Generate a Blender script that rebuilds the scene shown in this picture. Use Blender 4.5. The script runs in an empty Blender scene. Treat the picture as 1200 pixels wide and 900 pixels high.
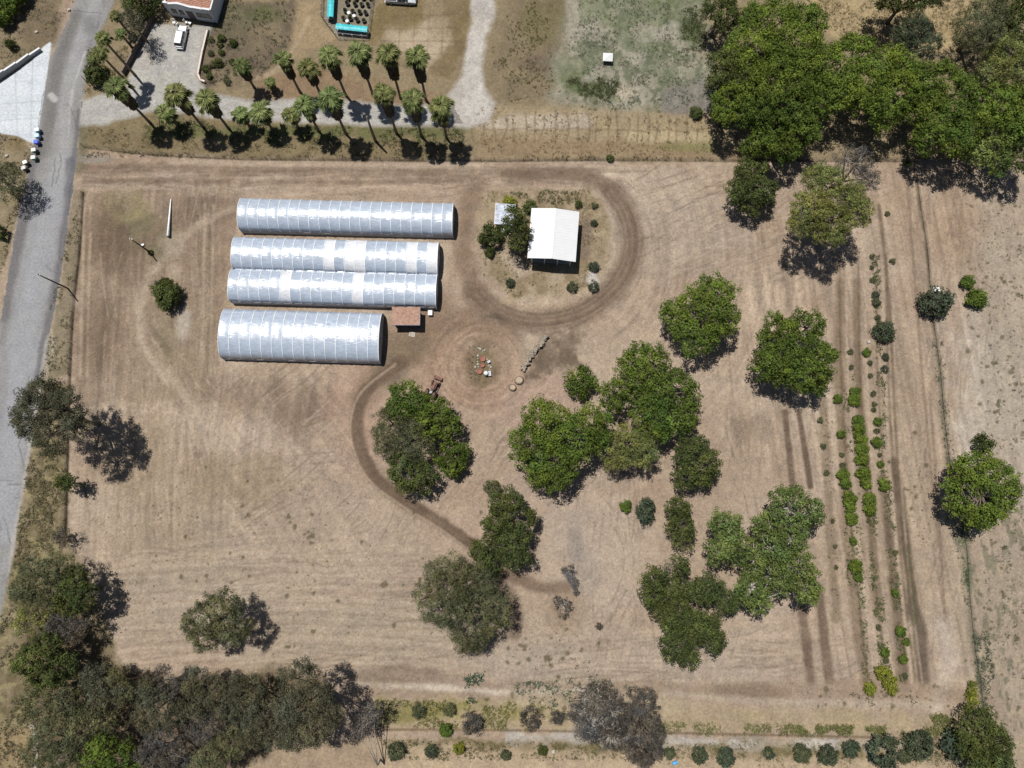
import bpy, bmesh, math, random
import numpy as np
from mathutils import Vector, Matrix
C = bpy.context.scene.collection
rs = np.random.RandomState

# ------------------------------------------------------------------ camera, sky, sun, exposure
H, F, TILT = 140.0, 833.0, math.atan(133 / 833.0)
cam = bpy.data.cameras.new('camera'); cam.lens = F / 1200 * 36; cam.sensor_width = 36
cam.clip_end = 8000; cam.clip_start = 1
co = bpy.data.objects.new('camera', cam); C.objects.link(co)
co.location = (0, 0, H); co.rotation_euler = (TILT, 0, 0)
bpy.context.scene.camera = co
SV = (0.24, -0.28)                                   # shadow offset per metre of height
w = bpy.data.worlds.new('World'); bpy.context.scene.world = w; w.use_nodes = True
nt = w.node_tree; bg = nt.nodes['Background']
sky = nt.nodes.new('ShaderNodeTexSky'); sky.sky_type = 'NISHITA'; sky.sun_disc = False
sky.sun_elevation = math.atan(1 / math.hypot(*SV)); sky.sun_rotation = math.atan2(-SV[0], -SV[1]) % (2 * math.pi)
nt.links.new(sky.outputs[0], bg.inputs[0]); bg.inputs[1].default_value = 0.05
sl = bpy.data.lights.new('sun', 'SUN'); sl.energy = 5.0; sl.angle = math.radians(0.5); sl.color = (1, 0.96, 0.9)
so = bpy.data.objects.new('sun', sl); C.objects.link(so); so.location = (-20, 30, 120)
so.rotation_euler = Vector((SV[0], SV[1], -1)).to_track_quat('-Z', 'Y').to_euler()
vs = bpy.context.scene.view_settings
vs.view_transform = 'Standard'; vs.look = 'None'; vs.gamma = 1; vs.exposure = 0.1; vs.use_curve_mapping = False

# ------------------------------------------------------------------ survey helpers
ct, st = math.cos(TILT), math.sin(TILT)
def P(px, py, z=0.0):
    """plan position (m) of something seen at px,py of the survey sheet whose height is z"""
    a = (px - 600) / F; b = (450 - py) / F
    dx, dy, dz = a, b * ct + st, b * st - ct
    t = (H - z) / -dz
    return np.array([dx * t, dy * t])
def P3(px, py, z=0.0):
    q = P(px, py, z); return (float(q[0]), float(q[1]), float(z))
def mpp(px, py, z=0.0):
    return 0.5 * (np.linalg.norm(P(px + 1, py, z) - P(px, py, z)) + np.linalg.norm(P(px, py + 1, z) - P(px, py, z)))
def height_from_shadow(c, s):
    S = P(*s); best = (1e9, 1)
    for h in np.arange(1, 20, 0.1):
        q = P(c[0], c[1], h) + h * np.array(SV); d = float(np.hypot(*(q - S)))
        if d < best[0]: best = (d, h)
    return best[1]

# ------------------------------------------------------------------ object helpers
def tag(o, label=None, cat=None, group=None, kind=None):
    if label: o['label'] = label
    if cat: o['category'] = cat
    if group: o['group'] = group
    if kind: o['kind'] = kind
    return o
def empty(name, loc=(0, 0, 0), label=None, cat=None, group=None, rz=0):
    o = bpy.data.objects.new(name, None); C.objects.link(o); o.location = loc; o.rotation_euler = (0, 0, rz)
    o.empty_display_size = 0.5
    return tag(o, label, cat, group)
def big(name, verts, faces, mats, parent=None, fcol=None, vcol=None, smooth=False, midx=None, off=None):
    """numpy mesh: verts (N,3), faces (M,k)"""
    me = bpy.data.meshes.new(name); verts = np.asarray(verts, np.float32)
    if off is not None: verts = verts - np.asarray(off, np.float32)
    faces = np.asarray(faces, np.int32); M, k = faces.shape
    me.vertices.add(len(verts)); me.vertices.foreach_set('co', verts.ravel())
    me.loops.add(M * k); me.loops.foreach_set('vertex_index', faces.ravel())
    me.polygons.add(M); me.polygons.foreach_set('loop_start', np.arange(0, M * k, k, dtype=np.int32))
    try: me.polygons.foreach_set('loop_total', np.full(M, k, np.int32))
    except Exception: pass
    if midx is not None: me.polygons.foreach_set('material_index', np.asarray(midx, np.int32))
    me.polygons.foreach_set('use_smooth', np.full(M, smooth))
    if fcol is not None:
        a = me.attributes.new('Col', 'FLOAT_COLOR', 'FACE')
        a.data.foreach_set('color', np.c_[fcol, np.ones(M)].astype(np.float32).ravel())
    if vcol is not None:
        a = me.attributes.new('Col', 'FLOAT_COLOR', 'POINT')
        a.data.foreach_set('color', np.c_[vcol, np.ones(len(verts))].astype(np.float32).ravel())
    me.update(calc_edges=True)
    for m in (mats if isinstance(mats, (list, tuple)) else [mats]): me.materials.append(m)
    o = bpy.data.objects.new(name, me); C.objects.link(o)
    if parent: o.parent = parent
    return o
class MB:
    def __init__(s): s.v = []; s.f = []; s.m = []
    def add(s, vs_, fs, mi=0):
        n = len(s.v); s.v += [tuple(map(float, q)) for q in vs_]; s.f += [tuple(n + i for i in f) for f in fs]; s.m += [mi] * len(fs)
    def box(s, c, d, rz=0, rx=0, ry=0, mi=0, taper=1.0):
        hx, hy, hz = d[0] / 2, d[1] / 2, d[2] / 2
        R = Matrix.Rotation(rz, 3, 'Z') @ Matrix.Rotation(ry, 3, 'Y') @ Matrix.Rotation(rx, 3, 'X')
        pts = []
        for z in (-1, 1):
            t = taper if z > 0 else 1
            for x, y in ((-1, -1), (1, -1), (1, 1), (-1, 1)):
                pts.append(R @ Vector((x * hx * t, y * hy * t, z * hz)) + Vector(c))
        s.add(pts, [(3, 2, 1, 0), (4, 5, 6, 7), (0, 1, 5, 4), (1, 2, 6, 5), (2, 3, 7, 6), (3, 0, 4, 7)], mi); return s
    def tube(s, pts, r, n=6, mi=0, cap=True):
        pts = [Vector(p) for p in pts]; rr = r if isinstance(r, (list, tuple)) else [r] * len(pts)
        rings = []; up = Vector((0, 0, 1))
        for i, p in enumerate(pts):
            d = (pts[min(i + 1, len(pts) - 1)] - pts[max(i - 1, 0)])
            d = d.normalized() if d.length > 1e-6 else up
            a = d.cross(up if abs(d.z) < .9 else Vector((1, 0, 0))).normalized(); b = d.cross(a)
            rings.append([p + (a * math.cos(2 * math.pi * k / n) + b * math.sin(2 * math.pi * k / n)) * rr[i] for k in range(n)])
        vs_ = [q for R in rings for q in R]; fs = []
        for i in range(len(pts) - 1):
            for k in range(n):
                fs.append((i * n + k, i * n + (k + 1) % n, (i + 1) * n + (k + 1) % n, (i + 1) * n + k))
        if cap: fs += [tuple(range(n))[::-1], tuple(range((len(pts) - 1) * n, len(pts) * n))]
        s.add(vs_, fs, mi); return s
    def lathe(s, c, prof, n=14, mi=0, axis='Z'):
        vs_ = []
        for r, z in prof:
            for k in range(n):
                a = 2 * math.pi * k / n; q = (r * math.cos(a), r * math.sin(a), z)
                if axis == 'X': q = (q[2], q[0], q[1])
                if axis == 'Y': q = (q[0], q[2], q[1])
                vs_.append((q[0] + c[0], q[1] + c[1], q[2] + c[2]))
        fs = []
        for i in range(len(prof) - 1):
            for k in range(n): fs.append((i * n + k, i * n + (k + 1) % n, (i + 1) * n + (k + 1) % n, (i + 1) * n + k))
        fs += [tuple(range(n))[::-1], tuple(range((len(prof) - 1) * n, len(prof) * n))]
        s.add(vs_, fs, mi); return s
    def prism(s, pts, z0, z1, mi=0):
        n = len(pts); vs_ = [(p[0], p[1], z0) for p in pts] + [(p[0], p[1], z1) for p in pts]
        s.add(vs_, [tuple(range(n))[::-1], tuple(range(n, 2 * n))] + [(i, (i + 1) % n, n + (i + 1) % n, n + i) for i in range(n)], mi); return s
    def build(s, name, mats, parent=None, smooth=False, off=(0, 0, 0), bevel=0):
        me = bpy.data.meshes.new(name)
        me.from_pydata([(a - off[0], b - off[1], c - off[2]) for a, b, c in s.v], [], s.f)
        mats = mats if isinstance(mats, (list, tuple)) else [mats]
        for m in mats: me.materials.append(m)
        for p, mi in zip(me.polygons, s.m): p.material_index = mi; p.use_smooth = smooth
        bm = bmesh.new(); bm.from_mesh(me); bmesh.ops.recalc_face_normals(bm, faces=bm.faces)
        bm.to_mesh(me); bm.free(); me.update()
        o = bpy.data.objects.new(name, me); C.objects.link(o)
        if parent: o.parent = parent
        if bevel:
            b = o.modifiers.new('bevel', 'BEVEL'); b.width = bevel; b.segments = 2; b.limit_method = 'ANGLE'
        return o
def copy_tree(o, parent=None):
    c = o.copy(); C.objects.link(c); c.parent = parent
    for ch in list(o.children): copy_tree(ch, c)
    return c

# ------------------------------------------------------------------ materials
def lin(c):
    c = np.asarray(c, float) / 255.0
    return np.where(c <= 0.04045, c / 12.92, ((c + 0.055) / 1.055) ** 2.4)
KL = np.array([1.72, 1.70, 1.66])
def alb(r, g, b): return lin((r, g, b)) / KL      # surface colour of something that looks r,g,b in full sun
MATS = {}
def mat(name, col, rough=0.7, metal=0, var=0.15, scale=3.0, bump=0.0, bscale=20, spec=0.3, stretch=None, col2=None):
    if name in MATS: return MATS[name]
    m = bpy.data.materials.new(name); m.use_nodes = True; n = m.node_tree; p = n.nodes['Principled BSDF']
    p.inputs['Roughness'].default_value = rough; p.inputs['Metallic'].default_value = metal
    p.inputs['Specular IOR Level'].default_value = spec
    tc = n.nodes.new('ShaderNodeTexCoord'); src = tc.outputs['Object']
    if stretch:
        mp = n.nodes.new('ShaderNodeMapping'); mp.inputs['Scale'].default_value = stretch
        n.links.new(src, mp.inputs[0]); src = mp.outputs[0]
    no = n.nodes.new('ShaderNodeTexNoise'); no.inputs['Scale'].default_value = scale; no.inputs['Detail'].default_value = 5
    n.links.new(src, no.inputs[0])
    cr = n.nodes.new('ShaderNodeValToRGB'); c = np.array(col[:3]); c2 = np.array(col2[:3]) if col2 else c * (1 - var)
    cr.color_ramp.elements[0].position = 0.35; cr.color_ramp.elements[1].position = 0.65
    cr.color_ramp.elements[0].color = (*c2, 1); cr.color_ramp.elements[1].color = (*np.minimum(c * (1 + var * .5), 1), 1)
    n.links.new(no.outputs[0], cr.inputs[0]); n.links.new(cr.outputs[0], p.inputs['Base Color'])
    if bump:
        nb = n.nodes.new('ShaderNodeTexNoise'); nb.inputs['Scale'].default_value = bscale; n.links.new(src, nb.inputs[0])
        b = n.nodes.new('ShaderNodeBump'); b.inputs['Strength'].default_value = bump; b.inputs['Distance'].default_value = 0.05
        n.links.new(nb.outputs[0], b.inputs['Height']); n.links.new(b.outputs[0], p.inputs['Normal'])
    MATS[name] = m; return m
def leaf_material():
    m = bpy.data.materials.new('leaf'); m.use_nodes = True; n = m.node_tree
    for x in list(n.nodes): n.nodes.remove(x)
    out = n.nodes.new('ShaderNodeOutputMaterial'); at = n.nodes.new('ShaderNodeAttribute'); at.attribute_name = 'Col'
    p = n.nodes.new('ShaderNodeBsdfPrincipled'); p.inputs['Roughness'].default_value = 0.75; p.inputs['Specular IOR Level'].default_value = 0.08
    t = n.nodes.new('ShaderNodeBsdfTranslucent'); mx = n.nodes.new('ShaderNodeMixShader'); mx.inputs[0].default_value = 0.22
    tc = n.nodes.new('ShaderNodeTexCoord'); no = n.nodes.new('ShaderNodeTexNoise'); no.inputs['Scale'].default_value = 0.9
    n.links.new(tc.outputs['Object'], no.inputs[0])
    mr = n.nodes.new('ShaderNodeMapRange'); mr.inputs[3].default_value = 0.75; mr.inputs[4].default_value = 1.25
    n.links.new(no.outputs[0], mr.inputs[0])
    vm = n.nodes.new('ShaderNodeVectorMath'); vm.operation = 'SCALE'
    n.links.new(at.outputs['Color'], vm.inputs[0]); n.links.new(mr.outputs[0], vm.inputs['Scale'])
    n.links.new(vm.outputs[0], p.inputs['Base Color']); n.links.new(vm.outputs[0], t.inputs['Color'])
    n.links.new(p.outputs[0], mx.inputs[1]); n.links.new(t.outputs[0], mx.inputs[2]); n.links.new(mx.outputs[0], out.inputs[0])
    return m
LEAF = leaf_material()
BARK = mat('bark', (.16, .13, .10), 0.9, bump=.6, bscale=8, stretch=(1, 1, .3))
GREYBARK = mat('grey_bark', (.25, .235, .215), .9, bump=.4)
PALEBARK = mat('pale_bark', (.34, .31, .27), 0.9, bump=.4)
def ground_material():
    m = bpy.data.materials.new('soil'); m.use_nodes = True; n = m.node_tree; p = n.nodes['Principled BSDF']
    p.inputs['Roughness'].default_value = 0.95; p.inputs['Specular IOR Level'].default_value = 0.1
    at = n.nodes.new('ShaderNodeAttribute'); at.attribute_name = 'Col'; ge = n.nodes.new('ShaderNodeNewGeometry')
    def noise(s, d, r):
        x = n.nodes.new('ShaderNodeTexNoise'); x.inputs['Scale'].default_value = s; x.inputs['Detail'].default_value = d
        x.inputs['Roughness'].default_value = r; n.links.new(ge.outputs['Position'], x.inputs[0]); return x
    a = noise(2.2, 6, .7); b = noise(0.35, 4, .6)
    m1 = n.nodes.new('ShaderNodeMapRange'); m1.inputs[1].default_value = .25; m1.inputs[2].default_value = .75; m1.inputs[3].default_value = .72; m1.inputs[4].default_value = 1.28
    m2 = n.nodes.new('ShaderNodeMapRange'); m2.inputs[1].default_value = .3; m2.inputs[2].default_value = .7; m2.inputs[3].default_value = .94; m2.inputs[4].default_value = 1.06
    n.links.new(a.outputs[0], m1.inputs[0]); n.links.new(b.outputs[0], m2.inputs[0])
    mu = n.nodes.new('ShaderNodeMath'); mu.operation = 'MULTIPLY'; n.links.new(m1.outputs[0], mu.inputs[0]); n.links.new(m2.outputs[0], mu.inputs[1])
    vm = n.nodes.new('ShaderNodeVectorMath'); vm.operation = 'SCALE'
    n.links.new(at.outputs['Color'], vm.inputs[0]); n.links.new(mu.outputs[0], vm.inputs['Scale']); n.links.new(vm.outputs[0], p.inputs['Base Color'])
    bu = n.nodes.new('ShaderNodeBump'); bu.inputs['Strength'].default_value = .5; bu.inputs['Distance'].default_value = .12
    n.links.new(a.outputs[0], bu.inputs['Height']); n.links.new(bu.outputs[0], p.inputs['Normal'])
    return m
SOIL = ground_material()

# ------------------------------------------------------------------ GROUND: one sheet, painted by survey polylines in world metres
RES = 0.18; GX0, GX1, GY0, GY1 = -126.0, 126.0, -62.0, 124.0
gx = np.arange(GX0, GX1, RES); gy = np.arange(GY0, GY1, RES)
NX, NY = len(gx), len(gy); XX, YY = np.meshgrid(gx, gy)
XX = XX.astype(np.float32); YY = YY.astype(np.float32)
def vnoise(u, v, seed):
    n = 256; t = rs(seed).rand(n, n).astype(np.float32)
    ui = np.floor(u).astype(np.int32); vi = np.floor(v).astype(np.int32); fu = u - ui; fv = v - vi
    fu = fu * fu * (3 - 2 * fu); fv = fv * fv * (3 - 2 * fv); ui %= n; vi %= n; u1 = (ui + 1) % n; v1 = (vi + 1) % n
    return (t[vi, ui] * (1 - fu) + t[vi, u1] * fu) * (1 - fv) + (t[v1, ui] * (1 - fu) + t[v1, u1] * fu) * fv
def fbm(sx, sy, seed, o=4, X=None, Y=None):
    X = XX if X is None else X; Y = YY if Y is None else Y
    s = 0; a = 0.5; k = 1.0; tot = 0
    for i in range(o):
        s = s + a * vnoise(X / sx * k + 31.7 * i, Y / sy * k + 17.3 * i, seed + i); tot += a; a *= .55; k *= 2.03
    return s / tot
def sstep(a, b, x): t = np.clip((x - a) / (b - a), 0, 1); return t * t * (3 - 2 * t)
EDGE = fbm(3.0, 3.0, 5, 4) - .5                # shared edge wobble
FINE = fbm(0.7, 0.7, 9, 3) - .5
COL = np.empty((NY, NX, 3), np.float32)
COL[:] = alb(177, 157, 136)
def bbox(pts, pad):
    x0, y0 = pts.min(0) - pad; x1, y1 = pts.max(0) + pad
    i0 = max(int((x0 - GX0) / RES), 0); i1 = min(int((x1 - GX0) / RES) + 2, NX)
    j0 = max(int((y0 - GY0) / RES), 0); j1 = min(int((y1 - GY0) / RES) + 2, NY)
    return slice(j0, j1), slice(i0, i1)
def W(pts): return np.array([P(*q) for q in pts])
def pl_dist(w, X, Y):
    d = np.full(X.shape, 1e9, np.float32)
    for a, b in zip(w[:-1], w[1:]):
        ab = b - a; L = (ab ** 2).sum() + 1e-9
        t = np.clip(((X - a[0]) * ab[0] + (Y - a[1]) * ab[1]) / L, 0, 1)
        d = np.minimum(d, np.hypot(X - a[0] - t * ab[0], Y - a[1] - t * ab[1]))
    return d
def smooth(pts, n=6):
    p = [np.array(q, float) for q in pts]; out = []
    for i in range(len(p) - 1):
        a, b, c, d = p[max(i - 1, 0)], p[i], p[i + 1], p[min(i + 2, len(p) - 1)]
        for k in range(n):
            t = k / n
            out.append(.5 * (2 * b + (c - a) * t + (2 * a - 5 * b + 4 * c - d) * t * t + (3 * b - a - 3 * c + d) * t ** 3))
    out.append(p[-1]); return out
def put(sl, m, col):
    m = np.clip(m, 0, 1)[..., None]; COL[sl] = COL[sl] * (1 - m) + np.asarray(col, np.float32) * m
def line(pts, wpx, col, a=1.0, feather=.5, jit=1.0, sm=True, mask=False, var=0.0):
    if sm: pts = smooth(pts)
    w = W(pts); wd = wpx * .19 / 2; fe = feather * wd + .12
    sl = bbox(w, wd + fe + 2.5); d = pl_dist(w, XX[sl], YY[sl])
    m = 1 - sstep(wd - fe, wd + fe, d + EDGE[sl] * jit * min(wd, 1.6))
    if var: m = m * np.clip(1 + var * 2.4 * (fbm(2.5, 2.5, 77, 3, XX[sl], YY[sl]) - .5), 0, 1.5)
    if mask: return sl, m
    put(sl, m * a, col)
def inside(w, X, Y):
    c = np.zeros(X.shape, bool); n = len(w)
    for i in range(n):
        x0, y0 = w[i]; x1, y1 = w[(i + 1) % n]
        if abs(y1 - y0) < 1e-9: continue
        k = ((y0 > Y) != (y1 > Y)) & (X < (x1 - x0) * (Y - y0) / (y1 - y0) + x0); c ^= k
    return c
def pmask(pts, feather=.6, jit=1.0):
    w = W(pts); sl = bbox(w, feather * 2 + 3); X, Y = XX[sl], YY[sl]
    d = pl_dist(np.vstack([w, w[:1]]), X, Y); d = np.where(inside(w, X, Y), -d, d) + EDGE[sl] * jit * 2 + FINE[sl] * jit * .5
    return sl, 1 - sstep(-feather, feather, d)
def poly(pts, col, a=1.0, feather=.6, jit=1.0, var=0.0, seed=3, vs_=4.0):
    sl, m = pmask(pts, feather, jit)
    if var: m = m * np.clip(1 + var * 3 * (fbm(vs_, vs_, seed, 4, XX[sl], YY[sl]) - .5), 0, 1.6)
    put(sl, m * a, col)
def blob(px, py, rx, ry, col, a=1.0, seed=11):
    c = P(px, py); sx, sy = rx * .19, ry * .2
    sl = bbox(np.array([c]), max(sx, sy) * 1.8); X, Y = XX[sl], YY[sl]
    d = np.hypot((X - c[0]) / sx, (Y - c[1]) / sy) + (fbm(6, 6, seed, 4, X, Y) - .5) * 1.3
    put(sl, (1 - sstep(.45, 1.25, d)) * a, col)
def streaks(sl, m, n, amp):
    COL[sl] *= (1 + (n - .5) * 2 * amp * m)[..., None]
full = (slice(0, NY), slice(0, NX))
# broad variation of bare earth
n1 = fbm(28, 22, 21, 4); n2 = fbm(9, 7, 31, 4)
put(full, sstep(.5, .75, n1) * .55, alb(198, 180, 159)); put(full, sstep(.5, .75, n2) * .35, alb(160, 134, 112))
# --- zones
FIELD = [(97, 190), (1060, 190), (1150, 812), (100, 812), (80, 620), (80, 450), (92, 300)]
poly([(98, 225), (280, 222), (262, 425), (262, 470), (90, 480), (84, 440)], alb(146, 127, 107), .75, 2, 2)
blob(140, 280, 50, 45, alb(120, 102, 84), .8); blob(115, 390, 32, 55, alb(124, 106, 88), .65); blob(230, 252, 45, 24, alb(126, 108, 92), .7)
blob(215, 420, 40, 60, alb(160, 142, 118), .5)
blob(350, 480, 48, 34, alb(126, 108, 92), .7); blob(290, 465, 70, 26, alb(150, 130, 110), .6); blob(345, 610, 26, 40, alb(142, 126, 110), .5)
blob(330, 560, 90, 40, alb(172, 152, 132), .6); blob(240, 640, 110, 50, alb(160, 144, 122), .6, 5); blob(400, 650, 120, 60, alb(178, 160, 140), .7)
blob(170, 560, 60, 50, alb(164, 146, 122), .5); blob(200, 700, 110, 40, alb(176, 160, 140), .8); blob(440, 740, 160, 40, alb(176, 160, 139), .8)
blob(690, 640, 70, 70, alb(184, 166, 147), .9); blob(620, 560, 30, 60, alb(176, 156, 138), .7); blob(640, 480, 60, 40, alb(176, 154, 136), .7)
blob(800, 270, 90, 60, alb(172, 156, 138), .7); blob(880, 540, 60, 60, alb(170, 150, 130), .6); blob(560, 480, 80, 30, alb(168, 146, 128), .7)
blob(1170, 480, 60, 120, alb(190, 178, 162), .9); blob(1185, 320, 40, 90, alb(182, 168, 150), .8); blob(1085, 250, 60, 60, alb(170, 146, 122), .6)
blob(1040, 600, 60, 200, alb(166, 148, 126), .6); blob(760, 780, 200, 26, alb(178, 162, 144), .8); blob(1165, 740, 50, 100, alb(158, 144, 124), .5)
# --- machine tracks: faint families of parallel lines
u = XX; v = YY
wv = 3.0 * (vnoise(u / 30, v / 20, 3) + vnoise(u / 9, v / 13, 4) * .4)
vert = vnoise((u + wv) / .8, v / 26, 41) * .4 + vnoise((u + wv) / .36, v / 12, 42) * .35 + vnoise((u + wv) / 2.2, v / 40, 50) * .25
rowv = vnoise((u + v * .105) / .8, v / 40, 43) * .4 + vnoise((u + v * .105 + wv * .1) / .36, v / 14, 44) * .35 + vnoise((u + v * .105) / 2.4, v / 60, 51) * .25
hv = v + 2.2 * np.sin(u / 19) + wv * .35
horz = vnoise(u / 28, hv / .8, 45) * .4 + vnoise(u / 10, hv / .38, 46) * .35 + vnoise(u / 34, hv / 2.4, 52) * .25
cI = P(650, 290); cC = P(565, 427)
dI = np.hypot(XX - cI[0], (YY - cI[1]) * .95); dC = np.hypot(XX - cC[0], (YY - cC[1]))
arcI = vnoise((dI + wv * .2) / .75, np.arctan2(YY - cI[1], XX - cI[0]) * 3, 47) * .6 + vnoise((dI + wv * .2) / .36, np.arctan2(YY - cI[1], XX - cI[0]) * 5, 53) * .4; arcC = vnoise(dC / .5, np.arctan2(YY - cC[1], XX - cC[0]) * 1.6, 48)
sl, m = pmask([(88, 225), (285, 225), (262, 430), (420, 440), (400, 480), (250, 640), (90, 680)], 4, 2); streaks(sl, m, vert[sl], .30)
sl, m = pmask([(100, 650), (250, 600), (560, 640), (600, 760), (980, 730), (1080, 812), (100, 812)], 4, 2); streaks(sl, m, horz[sl], .22)
sl, m = pmask([(90, 190), (760, 190), (700, 225), (540, 228), (250, 225), (95, 225)], 2, 1); streaks(sl, m, horz[sl], .55)
sl, m = pmask([(870, 190), (1060, 190), (1200, 190), (1200, 860), (1130, 820), (980, 800), (880, 500)], 3, 2); streaks(sl, m, rowv[sl], .36)
sl, m = pmask([(700, 195), (880, 195), (980, 340), (880, 480), (760, 420), (700, 380)], 3, 2); streaks(sl, m, arcI[sl], .22)
sl, m = pmask([(260, 430), (420, 430), (420, 560), (540, 640), (480, 700), (260, 640)], 3, 2)
diag = vnoise((u + v * .8) / .8, (u - v) / 22, 49); streaks(sl, m, diag[sl], .12)
# individual criss-crossing tyre marks
rr = rs(12)
def tyre(pts, a=.4, light=True):
    c = alb(190, 173, 153) if light else alb(126, 110, 94)
    for o in (0, 1.9):
        q = smooth(pts); w = W(q); t = np.gradient(w, axis=0); n_ = np.c_[-t[:, 1], t[:, 0]] / (np.linalg.norm(t, axis=1)[:, None] + 1e-9)
        w = w + n_ * o; sl = bbox(w, 1); d = pl_dist(w, XX[sl], YY[sl]); put(sl, (1 - sstep(.1, .3, d + EDGE[sl] * .4)) * a * sstep(.38, .66, fbm(4, 4, 6, 3, XX[sl], YY[sl])), c)
for pts in [[(100, 205), (300, 206), (560, 205), (700, 212)], [(95, 215), (250, 222), (560, 214)], [(690, 196), (742, 235), (752, 290), (720, 350), (660, 388), (590, 392)],
            [(560, 208), (543, 250), (545, 310), (575, 362), (640, 385)], [(270, 240), (235, 255), (190, 300), (163, 350), (170, 420), (205, 440)], [(163, 350), (180, 400), (230, 450), (300, 520)],
            [(300, 440), (240, 520), (180, 560), (120, 640)], [(160, 620), (260, 560), (400, 540)], [(380, 470), (400, 440), (450, 400)], [(640, 470), (600, 500), (575, 540)], [(690, 580), (730, 640), (720, 700), (680, 740)],
            [(640, 640), (700, 600), (760, 620)], [(760, 260), (830, 240), (900, 300), (960, 420)], [(750, 300), (860, 290), (960, 310)], [(600, 640), (650, 600), (700, 560)], [(520, 400), (470, 430), (440, 500), (430, 560)],
            [(500, 350), (530, 400), (520, 440)], [(280, 720), (420, 700), (560, 760)], [(100, 760), (300, 740), (480, 770)], [(850, 500), (880, 640), (840, 780)]]:
    tyre(pts, .45, rr.rand() > .35)
tyre([(220, 650), (330, 640), (440, 660), (520, 700)], .4); tyre([(740, 470), (640, 600), (620, 640)], .4)
for k in range(26):                       # bottom-left parallel passes
    y0 = 655 + k * 6; line([(110 + rr.rand() * 30, y0), (260, y0 - 5), (420, y0 - 2 + rr.rand() * 4), (480 + rr.rand() * 60, y0 + 6)], 1.6, alb(148, 130, 110) if k % 2 else alb(192, 176, 156), .35, 1, .3)
ZD = [((110, 240, 255, 460), 90, 60), ((100, 470, 250, 640), 95, 70), ((250, 440, 420, 640), 35, 50), ((120, 640, 560, 780), 3, 130), ((560, 460, 660, 560), 50, 60), ((660, 560, 760, 780), 85, 60), ((740, 200, 930, 330), 20, 90), ((850, 430, 970, 580), 88, 50), ((620, 740, 980, 800), 2, 70), ((1060, 200, 1130, 800), 84, 90), ((440, 380, 560, 640), 60, 60), ((100, 192, 700, 222), 1, 80), ((1150, 200, 1200, 800), 86, 50)]
for (x0, y0, x1, y1), an_, n in ZD:       # short curved wheel and harrow marks
    for k in range(int(n * 1.3)):
        a = math.radians(-an_ + rr.randn() * 6); L = 14 + rr.rand() * 50; x = x0 + rr.rand() * (x1 - x0); y = y0 + rr.rand() * (y1 - y0); cv = rr.randn() * .25
        pts = []
        for q in range(6): pts.append((x, y)); x += math.cos(a) * L / 5; y += math.sin(a) * L / 5; a += cv / 5
        w_ = W(pts)
        lt = rr.rand() > .45; al = .13 + .22 * rr.rand()
        for o in (0, 1.7) if rr.rand() > .5 else (0,):
            w2 = w_ + np.array([-math.sin(a), -math.cos(a)]) * o; sl = bbox(w2, .6); d = pl_dist(w2, XX[sl], YY[sl]); put(sl, (1 - sstep(.08, .28, d + EDGE[sl] * .3)) * al, alb(192, 175, 155) if lt else alb(124, 107, 90))
line([(100, 196), (300, 199), (520, 203), (700, 204)], 11, alb(124, 105, 88), .6, .8, 1, var=.5); line([(100, 211), (300, 213), (540, 212)], 7, alb(126, 107, 90), .6, .8, 1, var=.5); line([(200, 190), (420, 194), (560, 194)], 5, alb(196, 176, 154), .5, .8, 1, var=.6)
blob(540, 440, 60, 40, alb(176, 146, 124), .6); blob(480, 400, 50, 30, alb(158, 132, 110), .6); blob(420, 470, 40, 60, alb(180, 150, 130), .5); blob(620, 470, 40, 40, alb(184, 156, 138), .6); blob(560, 620, 60, 30, alb(188, 164, 144), .5)
blob(160, 520, 40, 60, alb(164, 144, 118), .5); blob(280, 560, 60, 30, alb(150, 132, 104), .45, 7)
line([(275, 243), (240, 258), (205, 288), (174, 328), (163, 372), (172, 412), (210, 455), (240, 500)], 9, alb(192, 174, 152), .55, .9, 1, var=.5); line([(160, 345), (166, 400), (195, 450)], 4, alb(198, 180, 158), .5, .9, 1, var=.5)
for x0 in (98, 106, 250, 240): line([(x0, 240), (x0 - 2, 340), (x0 - 4, 440)], 3, alb(188, 170, 146), .5, .8, 1, var=.9)
# --- island of dry ground round the house, and loop tracks
poly([(566, 228), (600, 222), (690, 222), (712, 245), (716, 300), (700, 335), (660, 352), (600, 350), (565, 320), (556, 270)], alb(174, 156, 128), .85, 1, 1.2, .5)
poly([(575, 225), (690, 222), (712, 245), (716, 300), (700, 335), (600, 350), (570, 320)], alb(136, 120, 92), .45, 1, 1.2, 1.5, 8, 2.0)
poly([(588, 295), (612, 300), (620, 318), (606, 325), (590, 312)], alb(196, 178, 160), .6, 1, 1.5); poly([(679, 250), (695, 255), (694, 300), (680, 312)], alb(134, 116, 100), .8, .8, 1)
poly([(690, 318), (698, 314), (703, 330), (697, 340), (688, 330)], alb(210, 204, 196), .8, .4, .5)
line([(560, 340), (600, 358), (660, 358), (690, 345)], 9, alb(192, 170, 144), .75, .8)
LOOP = [(715, 222), (732, 245), (741, 275), (738, 305), (722, 335), (690, 362), (655, 374), (620, 376), (585, 366), (558, 345)]
line(LOOP, 24, alb(118, 99, 83), .85, .6); line([(600, 206), (680, 206), (715, 222)], 18, alb(126, 107, 90), .75, .6)
line([(558, 345), (545, 300), (546, 250), (560, 212)], 20, alb(132, 111, 92), .75, .7, var=.3)
for o, l in ((0, 1), (5, 0), (-6, 1), (8, 1), (-9, 0)):
    line([(x + (x - 650) / 90 * o, y + (y - 290) / 90 * o) for x, y in LOOP], 1.6, alb(164, 143, 121) if l else alb(106, 91, 77), .4, 1, .5, var=.8)
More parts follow.
